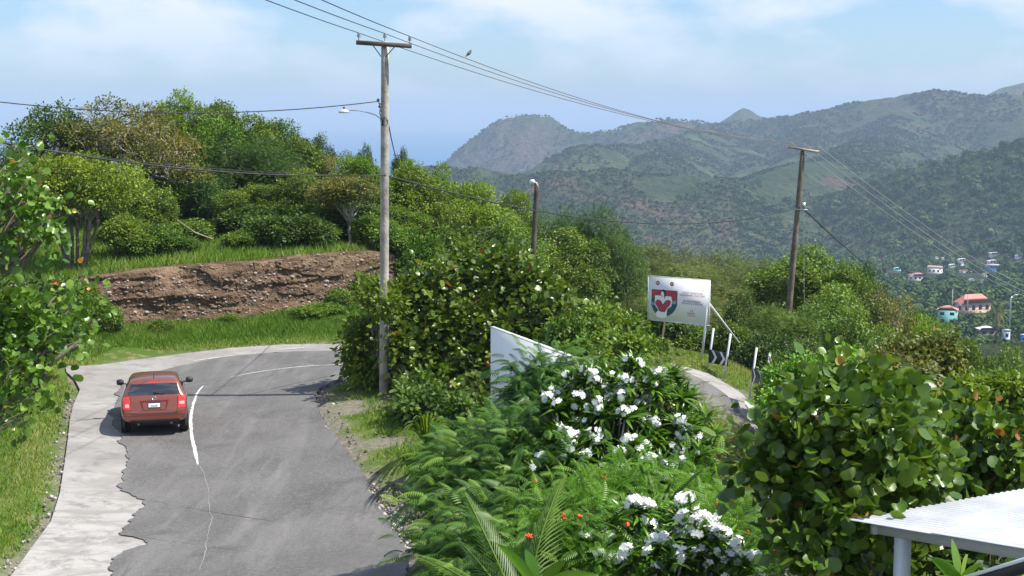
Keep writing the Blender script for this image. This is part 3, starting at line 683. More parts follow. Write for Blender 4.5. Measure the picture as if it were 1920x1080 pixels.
# ------------------------------------------------------------------ trees on the hill behind the cut bank
G1 = 'trees on the hill above the cut bank'; G2 = 'shrubs growing along the roads'; G3 = 'trees below the far bend'
for a in [
 # kind, px, top, d, width, label
 ('dark', 108, 190, 68, 150, 'dark tree with ragged crown against the sky at the left end of the hill'),
 ('dark', 20, 268, 63, 120, 'dark tree at the left edge beneath the two cables'),
 ('dry', 215, 188, 67, 210, 'olive tree with bare grey branches showing, left of the bright green crown on the hilltop'),
 ('dry', 285, 222, 64, 190, 'dry brownish tree with many grey twigs in front of the bright hilltop crown'),
 ('bright', 338, 172, 70, 130, 'tallest bright green tree on the hilltop'),
 ('broad', 425, 190, 71, 140, 'mid green tree just right of the tallest bright tree on the hilltop'),
 ('broad', 395, 222, 67, 120, 'rounded green tree below the hilltop, under the upper cable'),
 ('broad', 500, 222, 71, 130, 'green tree where the hilltop begins to fall to the right'),
 ('feather', 470, 262, 66, 170, 'layered feathery bluish tree in the middle of the hill'),
 ('broad', 545, 255, 70, 120, 'green tree midway down the hill skyline'),
 ('dark', 597, 250, 73, 62, 'small pointed dark tree sticking up from the hill skyline'),
 ('dry', 642, 288, 70, 90, 'rusty yellowish tree on the skyline left of the tall lamp pole'),
 ('dark', 683, 268, 74, 34, 'slim dark treetop just left of the tall lamp pole'),
 ('bright', 668, 292, 66, 130, 'soft yellow green tree behind the tall lamp pole on its left'),
 ('bright', 775, 302, 67, 150, 'bright green rounded tree right of the tall lamp pole'),
 ('dark', 752, 276, 75, 44, 'small leafy treetop peeping up right of the tall lamp pole'),
 ('broad', 825, 318, 72, 90, 'green tree on the skyline beside the brown headland foot'),
 ('bright', 890, 342, 65, 165, 'bushy bright green tree left of the leaning dark lamp pole'),
 ('broad', 855, 400, 62, 140, 'dark green tree under the cable left of the leaning dark lamp pole'),
 ('bright', 960, 358, 68, 100, 'yellow green treetop touching the leaning dark lamp pole'),
 ('feather', 1035, 398, 70, 130, 'feathery tree just right of the leaning dark lamp pole'),
 ('feather', 1105, 392, 68, 150, 'largest feathery green tree left of the painted billboard'),
 ('broad', 1060, 440, 64, 160, 'dark crown low behind the leafy thicket left of the painted billboard'),
 ('feather', 1165, 440, 66, 90, 'feathery tree nearest the left edge of the painted billboard'),
 ('broad', 560, 325, 62, 150, 'leafy green tree at the top of the bank, centre of the hill'),
 ('broad', 470, 345, 62, 140, 'leafy green tree above the middle of the red bank'),
 ('dark', 530, 400, 60, 110, 'low dark tree at the very brink of the red bank'),
 ('feather', 385, 330, 64, 120, 'soft greyish green tree above the leaning dead stick'),
 ('broad', 255, 325, 59, 120, 'speckled green tree right of the many stemmed tree'),
 ('broad', 290, 372, 59, 90, 'low leafy tree reaching the grass right of the many stemmed tree'),
 ('broad', 610, 370, 61, 110, 'green tree left of the white stemmed tree'),
 ('bright', 740, 385, 62, 120, 'light green tree right behind the tall lamp pole at bank level'),
 ('dark', 800, 425, 62, 130, 'dark tree at the right end of the bank'),
 ('broad', 330, 300, 65, 130, 'round green tree beneath the bright hilltop tree'),
 ('dark', 420, 300, 68, 160, 'deep green tree shading the middle of the hill'),
 ('broad', 720, 330, 68, 120, 'green tree hidden behind the tall lamp pole'),
 ('broad', 960, 415, 62, 140, 'green tree behind the base of the leaning dark lamp pole'),
 ('dark', 905, 440, 66, 130, 'dark tree low between the two lamp poles'),
 ('dark', 180, 300, 63, 170, 'dark tree behind the many stemmed tree'),
]:
    tree(a[0], *a[1:5], a[5], group=G1, sink=.1)
tree('multistem', 135, 292, 52.5, 200, 'bright topped tree with many bare grey stems left of the red bank', group=G1, rot=.6)
tree('multistem', 40, 300, 55, 130, 'yellow green tree at the left edge behind the sea grape branches', group=G1, rot=2.)
tree('slender', 655, 330, 59.5, 130, 'tree with a single white stem at the top of the red bank', group=G1, rot=1.)
for a in [
 ('shrub', 505, 424, 57.5, 90, 'low shrub overhanging the brink of the red bank'),
 ('shrub', 590, 430, 58.5, 80, 'low shrub above the right half of the red bank'),
 ('shrub', 300, 440, 55.5, 70, 'small shrub in the grass right of the bare grey stems'),
 ('shrub', 700, 425, 60, 90, 'low shrub left of the tall lamp pole above the bank'),
 ('shrub', 780, 455, 60, 90, 'low shrub right of the tall lamp pole above the bank'),
 ('shrub', 235, 425, 55.5, 90, 'leafy shrub just right of the bare grey stems'),
 ('shrub', 345, 430, 58.5, 110, 'bush at the foot of the trees above the left part of the bank'),
 ('shrub', 470, 408, 60, 110, 'dark bush under the trees above the middle of the bank'),
 ('shrub', 555, 402, 60.5, 100, 'leafy bush under the trees, right of the bank middle'),
 ('shrub', 620, 415, 60.5, 90, 'dark bush immediately left of the white stemmed tree'),
 ('shrub', 690, 400, 62, 100, 'dark bush between the white stemmed tree and the tall lamp pole'),
 ('shrub', 840, 460, 61, 130, 'bush under the trees right of the bank end'),
 ('shrub', 930, 480, 60, 130, 'dark bush behind the leaning dark lamp pole'),
 ('shrub', 255, 448, 55, 80, 'tall shrub near the brink at the left part of the red bank'),
 ('shrub', 352, 462, 56.0, 52, 'small bushy clump in the grass above the left middle of the bank'),
 ('shrub', 448, 452, 56.8, 56, 'bushy clump at the brink above the middle of the bank'),
 ('shrub', 552, 420, 57.6, 116, 'dark bushy clump at the brink right of the overhanging shrub'),
 ('shrub', 725, 440, 59.4, 80, 'bushy clump at the brink behind the tall lamp pole'),
 ('shrub', 300, 600, 50.6, 44, 'scrubby tuft growing at the foot of the red bank, left part'),
 ('shrub', 205, 575, 49.6, 44, 'scrubby tuft over the left end of the red bank'),
 ('shrub', 690, 515, 56.6, 60, 'olive tuft covering the right end of the red bank'),
 ('shrub', 640, 545, 55.2, 60, 'green weeds at the foot of the red bank, right part'),
 ('shrub', 430, 590, 52.3, 40, 'low brown weeds at the foot of the red bank, middle'),
 ('shrub', 600, 572, 53.2, 90, 'small green bush in the verge below the right end of the red bank'),
 ('shrub', 655, 590, 53, 80, 'yellowish bush on the verge right below the bank end'),
 ('shrub', 40, 545, 42, 200, 'dark bush at the left below the many stemmed tree'),
 ('shrub', 120, 520, 49, 110, 'bush at the left end of the red bank'),
 ('shrub', 820, 500, 56, 110, 'bush on the slope behind the centre thicket'),
 ('shrub', 885, 505, 55, 130, 'dark bush behind the top of the centre thicket'),
]:
    a = list(a); a[2] -= 16 if a[2] < 470 else 0
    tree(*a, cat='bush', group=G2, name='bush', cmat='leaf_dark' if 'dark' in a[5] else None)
# scrub trees beyond the bend, reading as a low rolling canopy
rng0 = random.Random(4)
ORD = ['first', 'second', 'third', 'fourth', 'fifth', 'sixth', 'seventh', 'eighth']
ROWS = ['highest row', 'second row down', 'third row down', 'lowest row']
for row, (y0, d, n, w) in enumerate([(470, 104, 7, 120), (492, 92, 7, 130), (522, 80, 6, 150), (555, 70, 5, 150)]):
    for i in range(n):
        px = 1190 + (i + .5 * (row % 2)) * (285 / n) + rng0.uniform(-8, 8); yy = y0 + (px - 1200) * .11 + rng0.uniform(-5, 5)
        tree('scrub' if (i + row) % 3 else 'feather', px, yy, d + rng0.uniform(-2, 2), w, 'scrub tree behind the painted billboard, ' + ORD[i] + ' from the left, ' + ROWS[row], cat='tree', group='scrub trees behind the painted billboard', name='scrub_tree', sink=0, cmat='leaf_scrub')
for a in [
 ('bright', 1505, 462, 74, 215, 'big rounded bright tree behind the leaning power pole', 'leaf_bright'),
 ('broad', 1450, 500, 77, 90, 'green tree at the left of the leaning power pole', None),
 ('bright', 1590, 492, 72, 140, 'bright tree right of the leaning power pole', None),
 ('dark', 1625, 490, 78, 80, 'dark sided tree with its right flank against the town', None),
 ('broad', 1560, 548, 62, 190, 'mid green tree below the leaning power pole', None),
 ('feather', 1480, 580, 60, 170, 'bluish feathery tree below the foot of the leaning power pole', 'leaf_mid'),
 ('broad', 1395, 555, 62, 100, 'dark tree right behind the painted billboard', 'leaf_dark'),
 ('dry', 1655, 545, 60, 150, 'tree with orange tinted leaves at the edge of the valley view', None),
 ('broad', 1610, 590, 55, 160, 'leafy green tree beneath the orange tinted tree', None),
 ('bright', 1710, 585, 64, 120, 'yellow green tree just below the turquoise house', None),
 ('bright', 1770, 612, 60, 130, 'bright tree below the red roofed house', None),
 ('broad', 1830, 640, 58, 130, 'green tree below the coconut palm', None),
 ('broad', 1890, 668, 55, 130, 'green tree at the right edge of the slope', None),
 ('broad', 1800, 690, 47, 170, 'tree with a dark open trunk right of the yellow flowering bush', None),
 ('bright', 1900, 735, 42, 150, 'light green tree at the right edge above the shed roof', None),
 ('broad', 1690, 650, 52, 150, 'green tree behind the yellow flowering bush', None),
 ('broad', 1520, 650, 48, 150, 'shaded tree right of the chevron boards', 'leaf_dark'),
 ('feather', 1590, 680, 42, 170, 'pale feathery tree behind the sea grape', 'leaf_lime'),
 ('bright', 1560, 535, 66, 130, 'bright tree directly under the right side of the big rounded tree', None),
 ('bright', 1745, 600, 58, 140, 'bright tree left of the red roofed house slope', None),
 ('bright', 1660, 610, 56, 130, 'bright bushy tree in front of the orange tinted tree', None),
 ('broad', 1850, 700, 46, 150, 'full green tree behind the right hand shed roof', None),
 ('broad', 1870, 800, 30, 180, 'fine leaved tree between sea grape and shed roof', 'leaf_dark'),
]:
    tree(a[0], *a[1:5], a[5], group=G3, cmat=a[6], sink=.3)

for a in [
 ('shrub', 1250, 565, 60, 90, 'low bush left behind the painted billboard'),
 ('shrub', 1300, 612, 60, 90, 'low hedge like bush under the painted billboard'),
 ('shrub', 1370, 612, 59, 80, 'low bush behind the wooden prop of the painted billboard'),
 ('shrub', 1440, 628, 56, 90, 'bush at the dark hollow behind the chevron boards'),
 ('shrub', 1470, 690, 46, 110, 'round bush right of the second chevron board'),
]:
    tree(*a, cat='bush', group=G2, name='bush', cmat='leaf_dark' if 'dark' in a[5] else None)
# ------------------------------------------------------------------ thicket between the two legs of the road
def big(name, kind, seed, specs, n, leaf, size, lmat, label, cat='bush', group=None, bark='bark', trunks=3, tr_r=.05, base=None, rs=1., sprigs=4, **kw):
    """specs: (px, py, distance, radius in pixels) lumps of one shrub; rooted on the ground under its middle"""
    rng = np.random.default_rng(seed); B = []
    for px, py, d, r in specs:
        p = P(px, py, d); B.append((p.x, p.y, p.z, r * rs / F * d))
    B = np.array(B); cx, cy = (B[:, 0].mean(), B[:, 1].mean()) if base is None else base; g = hz(cx, cy)
    # break each lump into smaller ones
    sub = []
    for b in B:
        for q in range(7): v = sph(rng, 1, .15)[0] * b[3] * .62; sub.append((b[0] + v[0], b[1] + v[1], b[2] + v[2], b[3] * (.38 + .25 * rng.random())))
        sub.append((b[0], b[1], b[2], b[3] * .75))
        for q in range(sprigs):          # shoots that stand clear of the outline
            v = sph(rng, 1, .45)[0]; sub.append((b[0] + v[0] * b[3] * 1.15, b[1] + v[1] * b[3] * 1.15, b[2] + v[2] * b[3] * 1.2, .10 + .10 * rng.random()))
    sub = np.array(sub); org = np.array([cx, cy, g]); sub[:, :3] -= org
    e = empty(name, tuple(org), 0, label, cat, group)
    m = MB(); crown(m, rng, sub, n, leaf, size, **kw); m.build('foliage', M[lmat], e)
    t = MB()
    for s in range(trunks):
        a0 = rng.random() * 6.28; q = sub[rng.integers(len(sub))]
        limb(t, rng, (.15 * math.cos(a0), .15 * math.sin(a0), -.3), q[:3], tr_r, tr_r * .4, 9, .08, 7)
    for s in range(40):
        q = sub[rng.integers(len(sub))]; limb(t, rng, (rng.normal() * .1, rng.normal() * .1, .2 * max(.2, q[2])), q[:3], tr_r * .5, tr_r * .12, 8, .12, 5)
    t.build('branches', M[bark], e, smooth=True); return e, sub
big('thicket_bush', '', 31, [(868,512,41.5,26),(985,522,40.5,24),(935,500,42,18),(790,582,41,64.4),(860,562,41,64.4),(930,542,41,57.0),(990,567,40,55.2),(830,642,40,69.0),(910,632,40,73.6),(985,642,39,64.4),(760,662,40,55.2),(880,712,39,73.6),(960,722,38,64.4),(1040,622,39,46.0),(900,782,37,73.6),(810,742,39,64.4)], 26000, 'round', .17, 'leaf_grape', 'tall leafy thicket right of the tall lamp pole with pale round leaves', group=G2, per=5, spread=2.2)
big('thicket_bush', '', 32, [(700,560,40.5,30),(675,640,41,38),(700,690,40.5,38),(728,580,38.8,20),(668,688,41,25),(740,660,41.5,35)], 5200, 'oval', .16, 'leaf_bright', 'bright leafy shrub wrapped round the foot of the tall lamp pole', group=G2, per=6, spread=1.8)
big('thicket_bush', '', 33, [(1080,650,36,60),(1140,640,38,60),(1175,655,38,40),(1120,600,40,42),(1175,615,40,24),(1090,700,33,55),(1170,690,34,55),(1215,670,36,30)], 22000, 'diamond', .13, 'leaf_mid', 'fine leaved shrub between the blank board and the painted billboard', group=G2)
big('thicket_bush', '', 34, [(760,790,36,35),(800,770,35,45),(850,800,34,50),(790,740,37,40)], 7000, 'oval', .16, 'leaf_fern', 'dark lower shrub beside the grass shoulder at the foot of the thicket', group=G2)
big('flowering_bush', '', 35, [(1245,725,30,24),(1265,765,28,28),(1295,808,26,32),(1320,860,25,42),(1352,848,27,30),(1375,890,24,42),(1340,930,23,50)], 8000, 'fine', .22, 'leaf_scrub', 'wispy olive bush right of the white flowered shrub by the lower road', group=G2, per=4, up=1.2, flat=.5)
big('pinnate_shrub', '', 36, [(1032,746,22,36.0),(1002,776,22,27.0),(1077,741,22,30.6),(1007,816,21.5,34.2),(1047,796,21,41.4),(1097,786,21.5,36.0),(1012,721,22,18.0),(982,728,22,13.5)], 1900, 'frond', .27, 'leaf_fern', 'tall feathery leaved shrub in front of the blank white board', group=G2, per=3, up=1.3, droop=.2, flat=.45)
big('pinnate_shrub', '', 37, [(880,862,22,40),(952,866,21,46),(855,890,21.5,42),(910,910,20,60),(980,860,20,50),(960,960,19,60),(880,980,19.5,50),(860,1040,19,42),(940,1050,18,70),(1030,900,19.5,50),(1050,990,18.5,55)], 6000, 'frond', .31, 'leaf_fern', 'broad dark feathery shrub leaning over the gravel shoulder', group=G2, per=3, up=1.3, droop=.2, flat=.45)
big('flowering_bush', '', 38, [(1690,690,27,45),(1740,680,27,50),(1650,720,25,40),(1790,710,27,30),(1720,740,26,50),(1600,745,24,40)], 11000, 'diamond', .10, 'leaf_olive', 'yellowish flowering bush behind the top of the sea grape', group=G2)
big('lime_bush', '', 39, [(1110,960,15.5,60),(1180,930,16,55),(1060,1010,15,60),(1140,1060,14.5,60),(1000,1040,15,50),(1320,1000,16.5,50),(1400,1010,15.5,55),(1440,1050,15,45),(1300,940,17.5,40)], 3400, 'fine', .22, 'leaf_lime', 'lime green bush with orange red blooms at the bottom of the view', group=G2, per=5, up=.9, droop=.5, spread=1.2)
# sea grapes
K = dict(cat='sea grape', per=3, spread=2.6, jit=1.3, out=.9, up=.5, shell=.6)
big('sea_grape', '', 41, [(1520,790,13.5,20),(1480,842,13,28),(1538,772,12.6,28),(1592,765,13.6,28),(1650,815,12.7,36),(1705,835,13.4,32),(1700,870,13,42),(1610,860,12.8,52),(1530,870,12.8,48),(1470,910,12.8,44),(1560,950,12.5,56),(1505,1000,12.5,50),(1560,1060,12.3,54),(1650,915,13,48),(1740,880,13.5,34),(1640,965,14.6,54),(1700,1040,14.6,60),(1625,1050,14.2,50),(1618,735,13.4,14),(1660,755,13.4,18),(1560,750,13.4,14)], 5800, 'round', .125, 'leaf_grape_r', 'large sea grape with big round deep green leaves beside the shed', tr_r=.06, sprigs=5, **dict(K, per=5, spread=2.1))
big('sea_grape', '', 42, [(1790,840,15.5,32),(1850,835,15.5,34),(1900,840,15,32),(1830,880,15.5,34),(1885,880,15.2,34),(1780,880,15.2,30)], 1500, 'round', .115, 'leaf_grape', 'sea grape with yellow leaves behind the shed roof', **dict(K, per=5, spread=2.1))
big('leafy_shrub', '', 46, [(1740,790,20,34),(1790,770,21,36),(1850,770,21,40),(1900,760,21,40),(1760,830,19,30)], 9000, 'diamond', .085, 'leaf_bright', 'fine leaved bright shrub between the sea grapes and the slope behind', group=G2)
big('leafy_shrub', '', 47, [(1470,730,24,28),(1520,720,24,34),(1580,715,24,36),(1630,740,23,30),(1540,760,22,34),(1450,775,22,24)], 9000, 'diamond', .085, 'leaf_lime', 'pale yellow green shrub behind the left part of the large sea grape', group=G2)
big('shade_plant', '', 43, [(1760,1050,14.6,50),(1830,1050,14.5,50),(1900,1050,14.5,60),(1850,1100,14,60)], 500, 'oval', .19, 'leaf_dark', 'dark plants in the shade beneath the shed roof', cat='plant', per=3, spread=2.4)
big('sea_grape', '', 44, [(15,350,17,30),(50,385,17,30),(90,415,17,20),(30,420,17,34),(75,455,17,20),(-60,400,17,70),(15,310,17.5,14),(60,290,18,8),(20,470,17,24)], 900, 'round', .095, 'leaf_grape', 'sea grape branches with drooping leaves high at the left edge', base=(-9.5, 17.), sprigs=1, **dict(K, up=.3))
big('sea_grape', '', 45, [(15,580,16.5,34),(60,600,16.5,28),(20,640,16.5,38),(75,650,16.5,26),(30,700,16,30),(5,750,16,28),(120,618,16.5,10),(50,780,15.7,9),(-60,650,16.5,80),(150,560,17,5),(150,640,16.5,4),(70,730,16,10),(100,560,16.8,10)], 1700, 'round', .10, 'leaf_grape', 'lower sea grape branches reaching over the grass at the left edge', base=(-9.2, 16.5), sprigs=1, **dict(K, up=.3))

# ------------------------------------------------------------------ white flowered shrubs
def flowering(seed, specs, ntip, leaf_len, pflower, label, nclus):
    rng = np.random.default_rng(seed); B = []
    for px, py, d, r in specs:
        p = P(px, py, d); B.append((p.x, p.y, p.z, r / F * d))
    B = np.array(B); cx, cy = B[:, 0].mean(), B[:, 1].mean(); org = np.array([cx, cy, hz(cx, cy)])
    B[:, :3] -= org; e = empty('white_flowered_shrub', tuple(org), 0, label, 'flowering shrub', 'white flowered shrubs')
    w = B[:, 3] ** 2; k = rng.choice(len(B), ntip, p=w / w.sum()); d = sph(rng, ntip, .45)
    tip = B[k, :3] + d * (B[k, 3] * (1 - .35 * rng.random(ntip) ** 2))[:, None]
    per = 22; ti = np.repeat(np.arange(ntip), per); n = len(ti)
    a = rng.random(n) * 2 * math.pi; el = np.linspace(-.45, 1.0, per)[np.tile(np.arange(per), ntip)] + rng.normal(size=n) * .12
    ax = np.stack([np.cos(a) * np.cos(el), np.sin(a) * np.cos(el), np.sin(el)], 1) + d[ti] * .35
    m = MB(); scatter(m, 'strap', tip[ti], ax, np.broadcast_to(np.array([0, 0, 1.]), (n, 3)) + rng.normal(size=(n, 3)) * .15, leaf_len * (.75 + .45 * rng.random(n)), np.clip(rng.random(n) * .7 + (rng.random(ntip) * .3)[ti], 0, 1))
    m.build('foliage', M['leaf_frangi'], e)
    t = MB()
    for i in range(ntip):
        b = B[k[i], :3] * np.array([.6, .6, .35]); limb(t, rng, b, tip[i], .022, .012, 5, .06, 5)
    for b in B: limb(t, rng, (0, 0, -.2), b[:3] * np.array([.6, .6, .35]), .05, .022, 6, .06, 6)
    t.build('branches', M['bark_pale'], e, smooth=True)
    # five petalled flowers in heads; every head is a part
    th = np.arange(5) * 2 * math.pi / 5; PV = [(0, 0, 0)]; PF = []
    for q in th:
        b = len(PV)
        for (rr, da, z) in ((.55, -.62, .10), (1., -.46, .12), (1.08, .30, .06), (.6, .62, .08)): PV.append((rr * math.cos(q + da), rr * math.sin(q + da), z))
        PF += [(0, b, b + 1), (0, b + 1, b + 2), (0, b + 2, b + 3)]
    PV, PF = np.array(PV), np.array(PF)
    toward = unit(np.array([0, 0, CAMZ]) - (tip + org)); vis = (d * toward).sum(1) + .5 * d[:, 2]
    order = [i for i in np.argsort(-vis - rng.random(ntip) * .55)][:nclus]
    for i in order:
        fm = MB(); nf = rng.integers(2, 12); c = tip[i] + unit(d[i] + np.array([0, 0, 1.2])) * (.10 + .05 * rng.random())
        for q in range(nf):
            v = sph(rng, 1, .5)[0]; p = c + v * np.array([1, 1, .7]) * (.035 + .075 * rng.random()) * (nf / 8) ** .4
            z = unit(v + toward[i] * .6 + rng.normal(size=3) * .3); x = unit(np.cross(z, [0.3, .9, .1])); y = np.cross(z, x); r = .038 + .012 * rng.random()
            fm.add((PV[:, :1] * x + PV[:, 1:2] * y + PV[:, 2:] * z) * r + p, PF, rng.random())
        fm.build('flower_head', M['petal'], e)
    return e
flowering(51, [(1110,760,20,65),(1190,740,20,60),(1240,760,20.3,55),(1160,830,19.5,75),(1250,840,19.7,70),(1300,820,20,45),(1080,850,19.5,60),(1060,790,20,40),(1200,900,19,70),(1290,900,19.3,50),(1040,870,19.3,35),(1050,790,19.8,40),(1030,890,19,40),(1075,880,19,45)], 280, .30, .6, 'large rounded shrub dotted with white blooms in the middle of the view', 98)
flowering(52, [(1190,1000,14.8,50),(1260,1010,14.8,60),(1320,1040,14.6,55),(1230,1070,14.3,60),(1130,1050,14.6,40),(1360,1080,14.3,50)], 95, .26, .8, 'smaller white flowered shrub low at the bottom of the view', 46)

# red blooms of the lime bush, palm fronds, blades, strap lilies
rng = np.random.default_rng(8)
lb = [o for o in COL.objects if o.name.startswith('lime_bush')][0]
for px, py, d in [(1133,900,15.6),(1056,970,14.6),(1085,972,14.4),(991,1007,14.2),(1262,957,15.4),(1344,948,16.3),(1402,1003,15.0),(1443,975,14.9),(1450,1035,14.2),(1447,990,14.6),(1005,905,16),(1180,985,14.5)]:
    m = MB()
    for q in range(9):
        v = sph(rng, 1, .6)[0]; m.tube([v * .006, v * .03, v * .045 + np.array([0, 0, .006])], [.006, .013, .004], 5)
    m.build('red_bloom', M['petal_red'], lb, loc=tuple(np.array(P(px, py, d)) - np.array(lb.location)))
def fronds(name, base, targets, kind, size, lmat, label, cat, wd=1.):
    e = empty(name, tuple(base), 0, label, cat); B = np.array(base)
    for (px, py, d), (sag) in targets:
        tip = np.array(P(px, py, d)) - B; ln = np.linalg.norm(tip); V0, F0 = LF[kind]
        a = unit(tip + np.array([0, 0, .0])); z = unit(np.array([0, 0, 1.]) - a * a[2] + np.array([-.25, -.5, 0])); z = unit(z - a * z.dot(a)); x = np.cross(a, z)
        V = V0 * ln * np.array([wd, 1, 1]); m = MB(); m.add(V[:, :1] * x + V[:, 1:2] * a + V[:, 2:] * z, F0, rng.random() * .5 + .4)
        s = np.linspace(0, 1, 9); m.tube([a * ln * q + z * ln * .45 * (q * .7 - q * q) for q in s], np.linspace(.016, .004, 9) , 5, .9)
        m.build('frond', M[lmat], e)
    return e
pb = P(985, 1180, 14.0)
fronds('palm', pb, [((880,932,14.2), 0), ((1040,890,14.6), 0), ((800,1030,14.0), 0), ((860,1000,14.9), 0), ((1000,960,14.8), 0), ((820,1070,13.7), 0)], 'palm', 1, 'leaf_fern', 'young feather palm with arching fronds at the bottom', 'palm', .85)
def blades(name, base, tips, w, lmat, label, cat):
    e = empty(name, tuple(base), 0, label, cat); B = np.array(base)
    for px, py, d in tips:
        tip = np.array(P(px, py, d)) - B; s = np.linspace(0, 1, 9)
        c = tip[None] * s[:, None] + np.array([0, 0, .28])[None] * (np.sin(math.pi * s) * np.linalg.norm(tip) * .35)[:, None]
        side = unit(np.cross(tip, [rng.normal() * .3, 1, .2])); ww = w * np.sin(math.pi * np.clip(.15 + s * .85, 0, 1)) ** .8; ww[-1] = .002
        V = np.concatenate([c - side * ww[:, None], c - np.array([0, .3, .3]) * ww[:, None], c + side * ww[:, None]]); i = np.arange(8)
        m = MB(); m.add(V, np.concatenate([np.stack([i, i + 9, i + 10, i + 1], 1), np.stack([i + 9, i + 18, i + 19, i + 10], 1)]), .3 + .6 * rng.random()); m.build('leaf', M[lmat], e)
    return e
blades('sword_leaf_plant', P(1235, 975, 15.9), [(1150,880,15.8),(1192,858,16),(1232,872,16.1),(1258,905,15.8),(1320,880,16),(1290,925,15.6),(1130,905,15.6),(1340,975,15.5),(1215,880,16.4)], .03, 'leaf_fern', 'plant with long stiff sword leaves between the two white flowered shrubs', 'plant')
blades('broad_leaf_plant', P(1010, 1110, 13.2), [(930,1018,13.2),(1060,1050,13.1),(985,1030,13.6),(1110,1075,13)], .06, 'leaf_lime', 'plant with broad torn yellow green leaves beside the feather palm', 'plant')
blades('broad_leaf_plant', P(1800, 1095, 9.6), [(1745,1045,9.6),(1785,1010,9.8),(1840,1055,9.5),(1770,1075,9.4),(1815,1040,9.9)], .045, 'leaf_lime', 'light green spiky plant seen under the shed roof', 'plant')
for i, (px, py, d, s, lab) in enumerate([(800,850,30,1.,'tuft of long strap leaves at the edge of the grass shoulder'),(840,905,27,.8,'lower tuft of strap leaves in front of the dark feathery shrub'),(690,725,40,.55,'pale grass tuft at the foot of the tall lamp pole'),(770,890,28.5,.6,'small green tuft beside the gravel')]):
    b = PZ(px, py, .1); r = [(px + 60 * s * math.cos(a) * rng.uniform(.5, 1.3), py - 55 * s * abs(math.sin(a)) - 14 * s, d + rng.uniform(-.5, .5)) for a in np.linspace(-.1, 3.3, 34)]
    blades('strap_plant', (b.x, b.y, hz(b.x, b.y) - .05), r, .016, 'leaf_bright', lab, 'plant')
# ------------------------------------------------------------------ grass
def grass():
    rng = np.random.default_rng(2); xs, ys, hs = [], [], []
    def cand(n, x0, x1, y0, y1):
        return rng.uniform(x0, x1, n), rng.uniform(y0, y1, n)
    def keep(x, y, h, ok): xs.append(x[ok]); ys.append(y[ok]); hs.append(h[ok])
    # left slope and verge
    x, y = cand(420000, -26, -3, 19, 56); dl = dist_poly(x, y, LEFT); ins = inpoly(x, y, ROADPOLY); by = bank_y(x)
    vis = (np.abs(x) < .40 * y) & ~ins & (x < -3) & (y < by + .1) & (dl > .2)
    n = fbm(x / 1.3, y / 1.3, 2, 3); leftside = (x < np.interp(y, LEFT[:, 1][:14], LEFT[:, 0][:14]) + .3) | (y > 48)
    dens = np.clip((dl - .15) / .9 + .25 + n * .5, 0.08, 1)
    keep(x, y, .10 + .22 * np.clip((dl - .3) / 2.5, 0, 1) * (.6 + .6 * rng.random(len(x))), vis & leftside & (rng.random(len(x)) < dens))
    # slope above the bank
    x, y = cand(60000, -24, -1, 46, 64); ok = (y > bank_y(x) + .72) & (np.abs(x) < .40 * y); edge = np.exp(-((y - bank_y(x) - .9) / .25) ** 2); keep(x, y, (.26 + .26 * edge) * (.5 + rng.random(len(x))), ok)
    # right shoulder
    x, y = cand(60000, -6, 3, 24, 46); dr = dist_poly(x, y, RIGHT); ins = inpoly(x, y, ROADPOLY); n = fbm(x / 1.6, y / 1.6, 21, 4)
    ok = ~ins & (dr > .35) & (n < .05 + (dr - 1.2) * .5) & (rng.random(len(x)) < np.clip((dr - .2) * .8, .1, 1)) & (y > 27); keep(x, y, .10 + .10 * rng.random(len(x)), ok)
    # beyond the lower road
    x, y = cand(60000, 3, 14, 46, 66); dl = dist_poly(x, y, LEFT); ins = inpoly(x, y, ROADPOLY); ok = ~ins & (dl > .15) & ((y > 51) | (x > 9)); keep(x, y, .08 + .08 * rng.random(len(x)), ok)
    x, y, h = np.concatenate(xs), np.concatenate(ys), np.concatenate(hs); n = len(x); z = H(x, y) - .02
    a = rng.random(n) * 6.28; w = .008 + .009 * rng.random(n) + .0002 * y; lean = rng.normal(size=(n, 2)) * .45 * h[:, None]
    c, s = np.cos(a) * w, np.sin(a) * w
    V = np.stack([np.stack([x - c, y - s, z], 1), np.stack([x + c, y + s, z], 1), np.stack([x + lean[:, 0], y + lean[:, 1], z + h], 1)], 1).reshape(-1, 3)
    pat = np.clip(.45 + .35 * fbm(x / 3, y / 3, 71, 4) + .22 * rng.normal(size=n) + .35 * (h < .16), 0, 1)
    mb = MB(); mb.add(V, np.arange(3 * n).reshape(-1, 3), np.repeat(pat, 3)); o = mb.build('grass', M['grass']); tag(o, 'green grass on the verges, banks and slopes beside the road', 'grass', kind='stuff')
grass()

